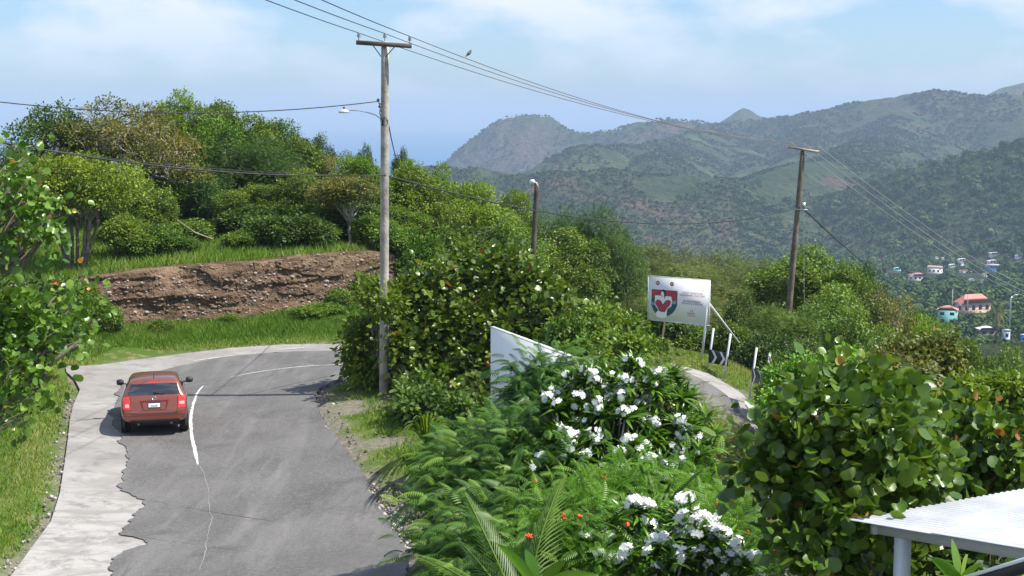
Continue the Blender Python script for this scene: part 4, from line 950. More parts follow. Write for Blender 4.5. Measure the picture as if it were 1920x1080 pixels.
# gravel on the right shoulder
def gravel():
    rng = np.random.default_rng(6); n = 9000; x = rng.uniform(-6, 1, n * 3); y = rng.uniform(23.5, 41, n * 3); dr = dist_poly(x, y, RIGHT); ok = ~inpoly(x, y, ROADPOLY) & (dr < np.where(y < 29.5, 2.2, .55)) & (rng.random(n * 3) < np.clip((31.5 - y) / 4, .05, 1))
    x2 = rng.uniform(-13, -8, 5000); y2 = rng.uniform(23.5, 40, 5000); d2 = dist_poly(x2, y2, LEFT); ok2 = ~inpoly(x2, y2, ROADPOLY) & (d2 < .35) & (rng.random(5000) < .6)
    x, y = np.concatenate([x[ok], x2[ok2]]), np.concatenate([y[ok], y2[ok2]]); V0, F0 = ico(1); m = len(x); r = .012 + .03 * rng.random(m) ** 3
    V = V0[None] * r[:, None, None] * (1 + .5 * rng.random((m, 1, 3))) + np.stack([x, y, H(x, y) + r * .3], 1)[:, None]
    mb = MB(); mb.add(V.reshape(-1, 3), (F0[None] + (np.arange(m) * len(V0))[:, None, None]).reshape(-1, 3), np.repeat(rng.random(m), len(V0)))
    tag(mb.build('gravel', leafmat('gravel stones', [(0, (.10, .09, .08)), (.6, (.24, .22, .20)), (1, (.55, .52, .48))], 0., .9, .1)), 'grey gravel strewn along the road shoulders', 'gravel', kind='stuff')
gravel()

# ------------------------------------------------------------------ poles
wood = mat('weathered pole wood', (.36, .33, .28), .9, noise=.35, nscale=2.5, bump=.7, bscale=14)
wood2 = mat('brown pole wood', (.17, .13, .10), .9, noise=.35, nscale=2.5, bump=.7, bscale=14)
dkwood = mat('dark crossarm wood', (.10, .08, .07), .9, noise=.3, nscale=4)
porc = mat('grey porcelain', (.30, .31, .34), .3); metal = mat('galvanised metal', (.55, .56, .58), .45, .7); blackm = mat('black plastic', (.015, .015, .016), .5)
whitem = mat('white painted metal', (.78, .80, .82), .35, noise=.06, nscale=6); cable = mat('dark cable', (.03, .03, .032), .6); palec = mat('pale aluminium wire', (.42, .40, .38), .5, .4)
def pole(name, base, top, r0, r1, m, label, crossarm=None, insulators=None, braces=True):
    base, top = np.array(base), np.array(top); e = empty(name, tuple(base), 0, label, 'power pole'); t = top - base
    mb = MB(); s = np.linspace(0, 1, 12)[:, None]; mb.tube(np.concatenate([[-.6 * unit(t)], t * s]), np.concatenate([[r0], np.linspace(r0, r1, 12)]), 16); mb.build('post', m, e, smooth=True)
    att = []
    if crossarm is not None:
        a, b = np.array(crossarm[0]) - base, np.array(crossarm[1]) - base; c = (a + b) / 2; x = unit(b - a); y = unit(np.cross([0, 0, 1], x)); z = np.cross(x, y); ln = np.linalg.norm(b - a)
        mb = MB(); mb.box(c - y * (r1 + .045), (ln, .09, .12), np.stack([x, y, z], 1)); mb.build('crossarm', crossarm[2] if len(crossarm) > 2 else dkwood, e)
        for sg in (-1, 1):
            mb = MB(); mb.tube([c + x * sg * ln * .19 - y * (r1 + .05) - z * .06, c - z * (ln * .22) - y * r1 + x * sg * r1 * .6], .014, 6); mb.build('brace', metal if m is wood2 else dkwood, e)
        for i in range(3):
            p = (a * (1 - (i * .5)) + b * i * .5); p = p + x * (.06 if i == 0 else -.06 if i == 2 else 0) - y * (r1 + .045 if i != 1 else 0) + z * (.06 if i != 1 else .10)
            mb = MB(); mb.tube([p, p + z * .10], .012, 6); zz = [.08, .09, .105, .12, .125, .14, .155, .16, .175, .19, .195, .21]; rr = [.02, .055, .055, .03, .052, .052, .028, .048, .048, .028, .035, .01]
            mb.tube([p + z * q for q in zz], rr, 12); mb.build('insulator', porc, e, smooth=False); att.append(p + z * .20 + base)
    return e, att
d1 = 39.5; b1 = P(720, 757, d1); b1.z = hz(b1.x, d1); t1 = P(722, 78, d1)
PL1, A1 = pole('power_pole', b1, t1, .135, .105, wood, 'tall upright wooden pole with crossarm and street lamp beside the road bend', (P(669, 80, d1), P(772.5, 87, d1)))
# street lamp on it
e = empty('street_lamp', P(712, 218, d1), 0, 'street lamp with grey disc head on a curved arm, on the tall upright pole', 'street lamp'); O = np.array(e.location)
mb = MB(); mb.tube([np.array(P(x, y, d1)) - O for x, y in [(717,240),(713,222),(705,216),(690,211),(672,207),(655,207)]], .016, 8); mb.build('arm', metal, e, smooth=True)
mb = MB(); c = np.array(P(645, 209, d1)) - O; mb.tube([c + np.array([0, 0, q]) for q in (-.045, -.03, .0, .035, .06, .07)], [.13, .155, .15, .11, .05, .01], 20); hd = mb.build('lamp_head', mat('grey lamp housing', (.5, .52, .55), .4), e, smooth=True)
mb = MB(); mb.tube([c + np.array([0, 0, q]) for q in (.065, .09, .10, .125)], [.02, .02, .032, .025], 8); mb.build('light_sensor', blackm, e)
mb = MB()
for x, y, r in [(709,188,.045),(712,195,.03),(711,200,.03),(714,208,.02)]: q = np.array(P(x, y, d1 - .05)) - np.array(b1); mb.tube([q - np.array([0, 0, r]), q, q + np.array([0, 0, r])], [r * .5, r, r * .5], 8)
mb.tube([np.array(P(x, y, d1 - .1)) - np.array(b1) for x, y in [(709,189),(713,200),(712,212),(716,225),(718,236)]], .015, 6)
mb.tube([np.array(P(x, y, d1 - .16)) - np.array(b1) for x, y in [(715,236),(719,220),(724,222),(727,232),(722,238),(718,231),(722,219),(728,228)]], .012, 6); mb.build('cable_fitting', cable, PL1)
# dark lamp pole
d3 = 60.; b3 = P(993, 585, d3); b3.z = hz(b3.x, d3); t3 = P(1007, 341, d3)
PL3, _ = pole('lamp_pole', b3, t3, .125, .10, mat('dark pole wood', (.095, .075, .058), .9, noise=.35, nscale=2.5), 'dark slightly leaning pole with a small white lamp at its very top'); PL3['category'] = 'lamp pole'
mb = MB(); a = np.array(P(1009, 350, d3 - .2)) - np.array(b3); mb.tube([a, np.array(P(1006, 343, d3 - .2)) - np.array(b3), np.array(P(1001, 341, d3 - .2)) - np.array(b3)], .03, 6)
mb.tube([np.array(P(x, y, d3 - .2)) - np.array(b3) for x, y in [(1003,342.5),(1000,340.5),(996,340.5),(993,342)]], [.04, .10, .09, .03], 10); mb.build('lamp_head', whitem, PL3, smooth=True)
# leaning power pole
d2 = 70.; b2 = P(1472, 600, d2); b2.z = min(b2.z, hz(b2.x, d2)); t2 = P(1506, 278, d2)
PL2, A2 = pole('power_pole', b2, t2, .17, .12, wood2, 'leaning wooden power pole with pale crossarm before the hills', (P(1477, 275.5, d2), P(1534, 284.5, d2), wood))
mb = MB(); q = np.array(P(1507, 385, d2 - .2)) - np.array(b2); mb.tube([q - np.array([0, 0, .13]), q + np.array([0, 0, .13])], .09, 10); mb.tube([q + np.array([-.45, 0, -.2]), q + np.array([.2, 0, -.22])], .03, 6); mb.build('junction_box', metal, PL2)
# wires
def wire(pts, r, m, name, label, sag=0., group=None, n=40):
    P_ = [np.array(p, float) for p in pts]; out = []
    for a, b in zip(P_[:-1], P_[1:]):
        sg = sag[len(out) // n] if isinstance(sag, (list, tuple)) else sag
        for i in range(n): t = i / n; out.append(a * (1 - t) + b * t - np.array([0, 0, 4 * sg * t * (1 - t)]))
    out.append(P_[-1]); o0 = out[0]; mb = MB(); mb.tube([p - o0 for p in out], r, 6)
    return tag(mb.build(name, m, loc=tuple(o0), smooth=True), label, 'wire', group)
GW = 'three high wires over the road'
ends = [(P(475, 0, 29)), (P(530, 0, 29)), (P(583, 0, 29))]
far = [P(1960, 567, 230), P(1965, 560, 230), P(1975, 553, 230)]
nm = ['lowest of the three high wires crossing the sky', 'middle of the three high wires crossing the sky', 'topmost of the three high wires crossing the sky']
for i in range(3):
    a = np.array(ends[i]); p1 = np.array(A1[i]); st = a + (a - p1) * 1.6 + np.array([0, 0, .55]); wire([st, p1], .011, cable, 'overhead_wire', nm[i] + ', left of the tall pole', .12, GW)
    wire([p1, A2[i]], .012, mat('wire grey', (.16, .14, .13), .6) if i == 0 else bpy.data.materials['wire grey'], 'overhead_wire', nm[i] + ', between the poles', [.55, .62, .66][i], GW)
    wire([A2[i], far[i]], np.linspace(.012, .034, 41), palec, 'overhead_wire', ['lowest', 'middle', 'topmost'][i] + ' of three pale wires running down from the leaning power pole over the town', 1.3, 'pale wires over the town')
wire([P(-60, 184, 36), P(709, 190, d1 - .1)], .015, cable, 'cable', 'thin cable from the upper left edge to the tall pole lamp fittings', .34)
wire([P(-60, 255, 31), P(722, 328, d1 - .12)], .018, cable, 'cable', 'twisted thick cable from the left edge across the hill trees to the tall pole', .30)
wire([P(-60, 258, 31), P(722, 329, d1 - .14)], .009, cable, 'cable', 'thin cable strung just below the thick one left of the tall pole', .22)
wire([P(722, 328, d1 - .12), P(1495, 390, d2 - .2)], .021, cable, 'cable', 'dark cable sagging from the tall pole to the leaning power pole', 1.05)
wire([P(1509, 394, d2 - .2), P(1786, 580, 165)], .036, cable, 'cable', 'black cable dropping from the leaning power pole towards the turquoise house', 1.2)
wire([P(727, 225, d1 + .1), P(744, 300, 52)], .016, cable, 'cable', 'short dark cable dropping behind the tall pole into the trees', .1)
wire([P(1008, 352, d3), P(893, 441, 61.5), P(848, 452, 62)], .016, palec, 'cable', 'thin pale wire curving from the dark lamp pole into a tree', [.35, .02])
wire([P(1507, 400, d2 - .3), P(1508, 590, d2 - .3)], .012, palec, 'cable', 'thin vertical wire hanging beside the leaning power pole', 0)
# bird on the wire
bp_ = P(879, 103.5, 46.4); e = empty('bird', bp_, .9, 'small black bird perched on the topmost high wire', 'bird')
mb = MB(); mb.tube([(-.17, 0, -.05), (-.10, 0, -.01), (-.04, 0, .03), (.03, 0, .075), (.075, 0, .12), (.10, 0, .15), (.115, 0, .155), (.15, 0, .15)], [.010, .018, .045, .050, .034, .030, .020, .003], 10); mb.build('body', blackm, e, smooth=True)
mb = MB(); mb.tube([(.02, .012, .04), (.015, .012, 0)], .005, 5); mb.tube([(.02, -.012, .04), (.015, -.012, 0)], .005, 5); mb.build('feet', blackm, e)

# ------------------------------------------------------------------ billboards
def frame_axes(pl, pr, pbl):
    pl, pr, pbl = map(np.array, (pl, pr, pbl)); x = unit(pr - pl); z = unit(np.array([0, 0, 1.]) - x * x[2]); y = np.cross(z, x); return pl, x, y, z
board = mat('white board paint', (.88, .89, .90), .9, noise=.03, nscale=2, spec=.1)
postm = mat('pale post', (.62, .63, .64), .6, noise=.1, nscale=5)
def flat(name, pts, m, e, y, depth=.006):   # a thin solid from an outline in the board plane
    bm = bmesh.new(); vs = [bm.verts.new((p[0], y, p[1])) for p in pts]; f = bm.faces.new(vs); bm.normal_update()
    r = bmesh.ops.extrude_face_region(bm, geom=[f]); bmesh.ops.translate(bm, vec=(0, depth, 0), verts=[v for v in r['geom'] if isinstance(v, bmesh.types.BMVert)])
    bmesh.ops.triangulate(bm, faces=bm.faces[:]); bmesh.ops.recalc_face_normals(bm, faces=bm.faces[:]); me = bpy.data.meshes.new(name); bm.to_mesh(me); bm.free(); me.materials.append(m)
    o = bpy.data.objects.new(name, me); COL.objects.link(o); o.parent = e; return o
def text(name, s, size, x, z, y, m, e, align='LEFT', space=1.0):
    cu = bpy.data.curves.new(name, 'FONT'); cu.body = s; cu.size = size; cu.extrude = .002; cu.align_x = align; cu.space_character = space
    o = bpy.data.objects.new(name, cu); COL.objects.link(o); dg = bpy.context.evaluated_depsgraph_get(); me = bpy.data.meshes.new_from_object(o.evaluated_get(dg)); bpy.data.objects.remove(o)
    me.materials.clear(); me.materials.append(m); o = bpy.data.objects.new(name, me); COL.objects.link(o); o.parent = e; o.location = (x, y, z); o.rotation_euler = (math.pi / 2, 0, 0); return o
def board_obj(name, pl, pr, label, hgt, thick, cat, tilt=None):
    o, x, y, z = frame_axes(pl, pr, pl); e = empty(name, tuple(o), 0, label, cat); e.matrix_world = Matrix(((x[0], y[0], z[0], o[0]), (x[1], y[1], z[1], o[1]), (x[2], y[2], z[2], o[2]), (0, 0, 0, 1)))
    return e, np.linalg.norm(np.array(pr) - np.array(pl))
# painted billboard
e, w = board_obj('billboard', P(1216, 516.5, 56), P(1331, 525.5, 54.4), 'white billboard with a painted shield, heart and red lettering on the far bend', 0, 0, 'billboard')
h = 1.78; BB = e
mb = MB(); mb.box((w / 2, .03, -h / 2), (w, .05, h)); mb.build('panel', board, e)
mb = MB()
for zz in (-.012, -h + .012): mb.box((w / 2, -.002, zz), (w + .03, .018, .03))
for xx in (-.0, w): mb.box((xx, -.0025, -h / 2), (.03, .019, h - .054))
mb.build('edge_trim', whitem, e)
red = mat('faded red print', (.42, .055, .09), .6, noise=.1, nscale=4); teal = mat('dark teal print', (.02, .10, .13), .6, noise=.2, nscale=4); navy = mat('dark hair print', (.02, .03, .07), .6); grn = mat('grey green print', (.22, .36, .33), .6); redtx = mat('red lettering', (.40, .12, .17), .6)
def S_(px, py): return ((px - 130) / 1045. * w, -(py - 145 - (px - 130) * .085) / 770. * h)     # from the enlarged view of the board
sh = [S_(190, 378), S_(636, 412), S_(634, 560), S_(626, 660), S_(590, 745), S_(540, 805), S_(455, 855), S_(370, 868), S_(285, 825), S_(225, 745), S_(185, 655), S_(183, 560)]
flat('shield_top', [S_(190, 378), S_(636, 412), S_(634, 545), S_(535, 590), S_(400, 560), S_(250, 520), S_(188, 520)], red, e, -.0045)
flat('shield_foot', [S_(188, 521), S_(249, 521), S_(399, 561), S_(534, 591), S_(634, 546), S_(632, 660), S_(596, 745), S_(540, 805), S_(455, 855), S_(450, 820), S_(290, 810), S_(285, 825), S_(225, 745), S_(185, 655)], teal, e, -.0045)
flat('leaf_mark', [S_(185, 590), S_(215, 610), S_(262, 605), S_(250, 650), S_(200, 655), S_(190, 630)], grn, e, -.008)
flat('leaf_mark', [S_(540, 600), S_(600, 572), S_(622, 585), S_(610, 640), S_(560, 640)], grn, e, -.008)
flat('white_figure', [S_(250, 488), S_(350, 490), S_(362, 505), S_(405, 512), S_(440, 500), S_(530, 510), S_(552, 600), S_(530, 680), S_(470, 720), S_(455, 800), S_(460, 858), S_(372, 885), S_(285, 850), S_(262, 800), S_(312, 740), S_(270, 680), S_(245, 640)], board, e, -.008)
flat('heart', [S_(390, 640), S_(350, 575), S_(300, 555), S_(258, 590), S_(262, 640), S_(300, 700), S_(325, 760), S_(375, 775), S_(425, 775), S_(460, 715), S_(510, 660), S_(532, 600), S_(495, 565), S_(440, 572)], red, e, -.0115)
flat('dark_hair', [S_(350, 425), S_(365, 395), S_(395, 383), S_(425, 400), S_(440, 440), S_(436, 500), S_(410, 550), S_(412, 480), S_(400, 430), S_(375, 415)], navy, e, -.0115)
flat('white_face', [S_(362, 430), S_(378, 418), S_(398, 432), S_(408, 470), S_(404, 512), S_(380, 505), S_(356, 470)], board, e, -.015)
for cx, cy in ((293, 273), (538, 296)):
    c = S_(cx, cy); flat('red_disc', [(c[0] + .085 * math.cos(a), c[1] + .085 * math.sin(a)) for a in np.linspace(0, 2 * math.pi, 21)[:-1]], red, e, -.0045); flat('white_stroke', [(c[0] - .055, c[1] - .005), (c[0] + .05, c[1] - .02), (c[0] + .05, c[1] + .012), (c[0] - .04, c[1] + .02)], board, e, -.008)
for s, px, py, sz, al in (('READY QUESTION', 890, 468, .105, 'CENTER'), ('CARIBBEAN CULTURE', 890, 508, .105, 'CENTER'), ('BLANCHISSERIE', 885, 606, .105, 'CENTER'), ('VILLAGE D AMOUR', 885, 645, .105, 'CENTER'), ('13', 878, 772, .13, 'CENTER'), ('SAINTS', 875, 812, .10, 'CENTER'), ('streetworks', 872, 845, .07, 'CENTER')):
    x, z = S_(px, py); text('lettering', s, sz, x, z, -.0055, redtx, e, al, 1.05)
def leg(e, a, b, r, m, nm='leg', box=False):
    Mi = e.matrix_world.inverted(); a, b = Mi @ Vector(a), Mi @ Vector(b); mb = MB(); mb.tube([a, b], r, 4 if box else 8); return mb.build(nm, m, e)
g = lambda px, d, dy=0: (P(px, 0, d).x, d, hz(P(px, 0, d).x, d) - .3 + dy)
leg(e, P(1328.5, 560, 54.5), g(1325, 54.5), .05, postm, 'right_post'.replace('right_', ''))
leg(e, P(1247, 603, 55.5), P(1238, 660, 55.2), .045, mat('yellow wood', (.50, .36, .14), .7), 'post')
leg(e, P(1331, 571, 54.6), P(1385, 643, 57.5), .045, postm, 'prop')
# blank board by the thicket
e, w = board_obj('billboard', P(920, 614, 30), P(1075, 672, 26.2), 'blank white board on edge behind the feathery shrub', 0, 0, 'billboard'); h = 1.78
mb = MB(); mb.box((w / 2, .035, -h / 2), (w, .07, h)); mb.build('panel', board, e)
mb = MB(); mb.box((w / 2, .033, .012), (w + .02, .09, .022)); mb.build('edge_trim', whitem, e)
Mw = e.matrix_world.copy()
for fx in (.12, w - .4):
    a = Mw @ Vector((fx, .13, -.05)); b = Vector((a.x, a.y, hz(a.x, a.y) - .3)); leg(e, a, b, .05, postm, 'post')
# chevron boards
chb = mat('black sign face', (.012, .013, .016), .5); chw = mat('white chevron', (.72, .74, .76), .5)
def chevron(pl, pr, hgt, posts, label, chev):
    e, w = board_obj('chevron_sign', pl, pr, label, 0, 0, 'road sign'); e['group'] = 'chevron boards on the bend'; Mw = e.matrix_world.copy()
    mb = MB(); mb.box((w / 2, .012, -hgt / 2), (w, .02, hgt)); mb.build('panel', chb, e)
    for c in chev:
        x0 = c * w; q = hgt * .40; t = hgt * .26
        flat('chevron', [(x0, -.01), (x0 + t, -.01), (x0 + t + q, -hgt / 2), (x0 + t, -hgt + .01), (x0, -hgt + .01), (x0 + q, -hgt / 2)], chw, e, -.003, .005)
    sh_ = (Mw.to_3x3() @ Vector((0, .075, 0)))
    for a, b in posts: leg(e, Vector(a) + sh_, Vector(b) + sh_, .042, postm, 'post', False)
chevron(P(1328.5, 655, 52.9), P(1364.5, 662, 51.9), .50, [(P(1335, 616, 52.9), g(1334, 52.9)), (P(1367, 626, 51.9), g(1365, 51.9))], 'black and white chevron board on two posts right below the painted billboard', [.16, .58])
chevron(P(1409, 690, 49.5), P(1432, 695, 48.2), .50, [(P(1415, 652, 49.5), g(1413, 49.5)), (P(1440, 662, 48.2), g(1438, 48.2))], 'second chevron board half hidden by the sea grape', [.10, .58])
# dark lump put in for the dark hollow behind the chevron boards
mb = MB(); V0, F0 = ico(3); V0 = V0 * (1 + .25 * fbm(V0[:, 0] * 2 + 3, V0[:, 1] * 2 + V0[:, 2], 4, 4)[:, None]); c = P(1395, 668, 57.5); mb.add(V0 * np.array([.5, .4, .32]) , F0); o = mb.build('hollow_lump', mat('dark lump', (.05, .045, .04), .9, noise=.4, nscale=4), smooth=True, loc=(c.x, 57.5, hz(c.x, 57.5) + .05)); tag(o, 'dark lump added in place of the hollow behind the chevron boards', 'rock')
# leaning dead stick on the hill
o = MB().tube([(0, 0, 0), (-.7, .1, .25), (-1.4, .1, .75)], [.03, .022, .012], 6).build('dead_stick', M['bark_pale'], loc=tuple(P(398, 448, 57)), smooth=True); tag(o, 'pale dead stick leaning in the grass above the bank', 'branch')

# ------------------------------------------------------------------ shed with corrugated roof
def shed():
    e = empty('shed', (3.0, 12, hz(3.3, 11.5)), 0, 'open shed with white corrugated roof at the lower right corner', 'shed'); O = np.array(e.location)
    T = np.array(P(1594, 975, 12)); u = unit(np.array([.884, -1.6, .24])); v = unit(np.array([1.82, 1.0, 0])); v = unit(v - u * v.dot(u)); n = np.cross(u, v); n = n if n[2] > 0 else -n
    roofm = mat('white corrugated sheet', (.66, .68, .72), .42, .1, noise=.14, nscale=2.2, spec=.5)
    lu, lv = 5.0, 6.0; nu, nv = 10, 6 * 79; U = np.linspace(0, lu, nu); Vv = np.linspace(0, lv, nv + 1)
    def sheet(u0, u1, lift, nm):
        U = np.linspace(u0, u1, 12); mb = MB(); Z = .011 * np.sin(Vv / .076 * 2 * math.pi) + lift
        Pt = T + U[:, None, None] * u + Vv[None, :, None] * v + Z[None, :, None] * n - O; idx = np.arange(12 * (nv + 1)).reshape(12, nv + 1)
        f = np.stack([idx[:-1, :-1], idx[1:, :-1], idx[1:, 1:], idx[:-1, 1:]], -1).reshape(-1, 4); mb.add(Pt.reshape(-1, 3), f); mb.add((Pt - n * .004).reshape(-1, 3), f[:, ::-1]); return mb.build(nm, roofm, e, smooth=True)
    sheet(0, 1.05 + .0, 0, 'roof_sheet'); sheet(.95, lu, .008, 'roof_sheet')
    bm_ = mat('grey painted timber', (.50, .51, .53), .6, noise=.08, nscale=3); R = np.stack([u, v, n], 1)
    mb = MB(); mb.box(T + u * (lu / 2 + .12) + v * .16 - n * .07 - O, (lu, .04, .10), R); mb.build('fascia_beam', bm_, e)
    mb = MB(); mb.box(T + u * .16 + v * (lv / 2 + .1) - n * .075 - O, (.05, lv, .09), R); mb.build('eave_beam', bm_, e)
    for su, sv_ in ((.42, .20), (.42, 3.2), (.42, 5.8), (4.2, .2)):
        p = T + u * su + v * sv_ - n * .12; g0 = hz(p[0], p[1]) - .2; mb = MB(); mb.box((p[0] - O[0], p[1] - O[1], (p[2] + g0) / 2 - O[2]), (.10, .10, p[2] - g0), Rz(math.atan2(u[1], u[0]))); mb.build('post', mat('white post paint', (.66, .68, .72), .5) if 'white post paint' not in bpy.data.materials else bpy.data.materials['white post paint'], e)
    for q in range(1, 5):
        mb = MB(); mb.box(T + u * (lu * q / 5) + v * (lv / 2 + .1) - n * .05 - O, (.05, lv - .3, .06), R); mb.build('rafter', bm_, e)
shed()
# low parapet with black rail at the corner
a, b = np.array(P(1780, 1092, 7.0)), np.array(P(1990, 1028, 6.4)); x = unit(b - a); y = unit(np.cross([0, 0, 1], x)); z = np.cross(x, y); R = np.stack([x, y, z], 1); ln = np.linalg.norm(b - a); c = (a + b) / 2
e = empty('balcony_rail', tuple(c), 0, 'white edged black rail crossing the lower right corner', 'railing')
MB().box((0, 0, 0), (ln, .05, .018), R).build('top_edge', whitem, e); MB().box(-z * .036, (ln, .046, .05), R).build('black_band', blackm, e); MB().box(-z * .42, (ln, .04, .70), R).build('parapet_panel', board, e)
# ------------------------------------------------------------------ the car
def car():
    pos = PZ(291, 820, 0); pos.z = hz(pos.x, pos.y + 1) + .056; rz = math.radians(13.5)
    e = empty('car', pos, rz, 'copper red hatchback driving away round the bend with brake lights on', 'car'); e.scale = (.955, .955, .955)
    paint = bpy.data.materials.new('copper red car paint'); paint.use_nodes = True; b = paint.node_tree.nodes['Principled BSDF']
    b.inputs['Base Color'].default_value = (.30, .085, .055, 1); b.inputs['Metallic'].default_value = .55; b.inputs['Roughness'].default_value = .32; b.inputs['Coat Weight'].default_value = .9; b.inputs['Coat Roughness'].default_value = .05
    glass = mat('dark tinted glass', (.02, .025, .032), .06, 0, spec=.9, coat=.5); rub = mat('tyre rubber', (.012, .012, .012), .9); gum = mat('black trim', (.025, .025, .028), .55); chrome = mat('chrome', (.8, .8, .82), .15, 1.)
    lred = mat('red lamp lens', (.55, .03, .02), .15, coat=.6, emis=((1, .06, .03), .12)); lclr = mat('clear lamp lens', (.75, .45, .42), .12, coat=.6)
    # stations: y, bottom z, half width, belt z, roof z, roof half width
    st = [(-.02,.42,.70,.62,.63,.60),(.02,.37,.79,.70,.72,.66),(.10,.35,.835,.90,.95,.67),(.16,.34,.85,1.02,1.08,.67),(.26,.33,.858,1.04,1.22,.65),(.38,.33,.862,1.04,1.37,.63),(.47,.32,.862,1.04,1.435,.62),(.68,.30,.864,1.03,1.46,.61),(1.2,.24,.866,1.0,1.465,.61),(1.65,.22,.866,.98,1.445,.60),(2.05,.20,.864,.96,1.38,.58),(2.6,.18,.86,.94,1.18,.60),(3.0,.19,.85,.925,1.06,.62),(3.15,.19,.845,.92,.96,.66),(3.5,.20,.82,.84,.88,.62),(3.8,.22,.76,.72,.76,.56),(3.93,.28,.64,.56,.60,.48)]
    V = []; K = 13
    for y, zb, w, be, ro, rw in st:
        half = [(0, zb), (w * .7, zb), (w * .94, zb + .05), (w * .99, zb + .22), (w, (zb + be) / 2 + .05), (w * .985, be - .06), (w * .94, be), (w * .94 + (rw - w * .94) * .5, be + (ro - be) * .55), (rw + .03 * (ro - be), be + (ro - be) * .90), (rw - .05, be + (ro - be) * .985), (rw * .5, ro + .012), (0, ro + .018)]
        ring = half + [(-x, z) for x, z in half[-2:0:-1]]
        V += [(x, y, z) for x, z in ring]; K = len(ring)
    n = len(st); Fc = [(i * K + j, i * K + (j + 1) % K, (i + 1) * K + (j + 1) % K, (i + 1) * K + j) for i in range(n - 1) for j in range(K)]
    bm = bmesh.new(); vs = [bm.verts.new(v) for v in V]
    for f in Fc: bm.faces.new([vs[k] for k in f])
    bm.faces.new([vs[k] for k in range(K)][::-1]); bm.faces.new([vs[(n - 1) * K + k] for k in range(K)])
    bmesh.ops.recalc_face_normals(bm, faces=bm.faces[:]); me = bpy.data.meshes.new('body'); bm.to_mesh(me); bm.free()
    body = bpy.data.objects.new('body', me); COL.objects.link(body); me.materials.append(paint); md = body.modifiers.new('s', 'SUBSURF'); md.levels = 2; md.render_levels = 2
    bpy.context.view_layer.update(); dg = bpy.context.evaluated_depsgraph_get(); me2 = bpy.data.meshes.new_from_object(body.evaluated_get(dg)); me2.polygons.foreach_set('use_smooth', np.ones(len(me2.polygons), bool))
    body.modifiers.clear(); body.data = me2; bvh = BVHTree.FromPolygons([v.co for v in me2.vertices], [p.vertices[:] for p in me2.polygons])
    # wheel arches cut as dark recesses: real wheels stand slightly proud
    body.parent = e
    def proj(x, z, off, axis='y', y=0.):
        if axis == 'y': h = bvh.ray_cast(Vector((x, -2, z)), Vector((0, 1, 0)))
        elif axis == 'x+': h = bvh.ray_cast(Vector((3, y, z)), Vector((-1, 0, 0)))
        elif axis == 'x-': h = bvh.ray_cast(Vector((-3, y, z)), Vector((1, 0, 0)))
        return None if h[0] is None else h[0] + h[1] * off
    def panel(name, quad, m, off=.004, nu=14, nv=8, parent=e, axis='y'):
        """quad: four (x or y, z) corners bl, br, tr, tl projected on the body"""
        q = np.array(quad, float); V = []; ok = True
        for j in range(nv + 1):
            for i in range(nu + 1):
                a, c = i / nu, j / nv; p = (q[0] * (1 - a) + q[1] * a) * (1 - c) + (q[3] * (1 - a) + q[2] * a) * c
                h = proj(p[0], p[1], off) if axis == 'y' else proj(0, p[1], off, axis, p[0])
                V.append(tuple(h) if h is not None else (V[-1] if V else (p[0], 0, p[1])))
        idx = np.arange((nu + 1) * (nv + 1)).reshape(nv + 1, nu + 1); mb = MB(); mb.add(V, np.stack([idx[:-1, :-1], idx[:-1, 1:], idx[1:, 1:], idx[1:, :-1]], -1).reshape(-1, 4)); return mb.build(name, m, parent, smooth=True)
    panel('rear_window', [(-.67, 1.085), (.67, 1.085), (.59, 1.345), (-.59, 1.345)], glass, .006)
    panel('brake_light', [(-.11, 1.35), (.11, 1.35), (.10, 1.375), (-.10, 1.375)], lred, .012)
    for sg in (-1, 1):
        o = panel('tail_light', [(sg * .60, .73), (sg * .80, .75), (sg * .785, 1.04), (sg * .625, 1.055)], lred, .010)
        panel('reversing_light', [(sg * .64, .79), (sg * .74, .795), (sg * .74, .87), (sg * .65, .87)] if sg < 0 else [(.64, .83), (.77, .83), (.77, .90), (.64, .90)], lclr, .014, 6, 4, o)
        ax = 'x+' if sg > 0 else 'x-'
        panel('side_window', [(.58, 1.08), (1.22, 1.05), (1.22, 1.37), (.72, 1.36)], glass, .006, axis=ax); panel('side_window', [(1.30, 1.05), (2.2, 1.02), (1.85, 1.33), (1.30, 1.37)], glass, .006, axis=ax)
        for i in range(2):
            z0 = .80; mb = MB(); s = .0
        for yw in (.66, 3.13):
            w = empty('wheel', (sg * .755, yw, .31)); w.parent = e
            mb = MB(); pr = [(-.12, .20), (-.118, .285), (-.10, .308), (-.07, .315), (.07, .315), (.10, .308), (.118, .285), (.12, .20)]
            mb.tube([(p[0], 0, 0) for p in pr], [p[1] for p in pr], 32, cap=False); mb.build('tyre', rub, w, smooth=False)
            mb = MB(); mb.tube([(sg * .02, 0, 0), (sg * .06, 0, 0), (sg * .075, 0, 0)], [.20, .20, .06], 20); mb.build('rim', metal, w)
            mb = MB(); an = np.linspace(-.35, math.pi + .35, 22)
            mb.tube([(sg * .792, yw + .355 * math.cos(a), .31 + .355 * math.sin(a)) for a in an], .040, 8); mb.build('wheel_arch', gum, e, smooth=True)
            mb = MB(); V = [(sg * .862, yw, .31)] + [(sg * .862, yw + .335 * math.cos(a), .31 + .335 * math.sin(a)) for a in np.linspace(0, 2 * math.pi, 25)[:-1]]
        m_ = empty('mirror', (sg * .93, 2.1, 1.10)); m_.parent = e
        mb = MB(); mb.tube([(-.09 * 1, 0, 0), (-.08, 0, 0), (-.03, 0, .005), (.04, 0, .005), (.09, 0, 0), (.105, 0, 0)], [.03, .065, .082, .08, .062, .02], 14); mb.build('mirror_shell', gum, m_, smooth=True)
        mb = MB(); mb.box((-sg * .10, 0, -.04), (.12, .05, .03)); mb.build('mirror_stalk', gum, m_)
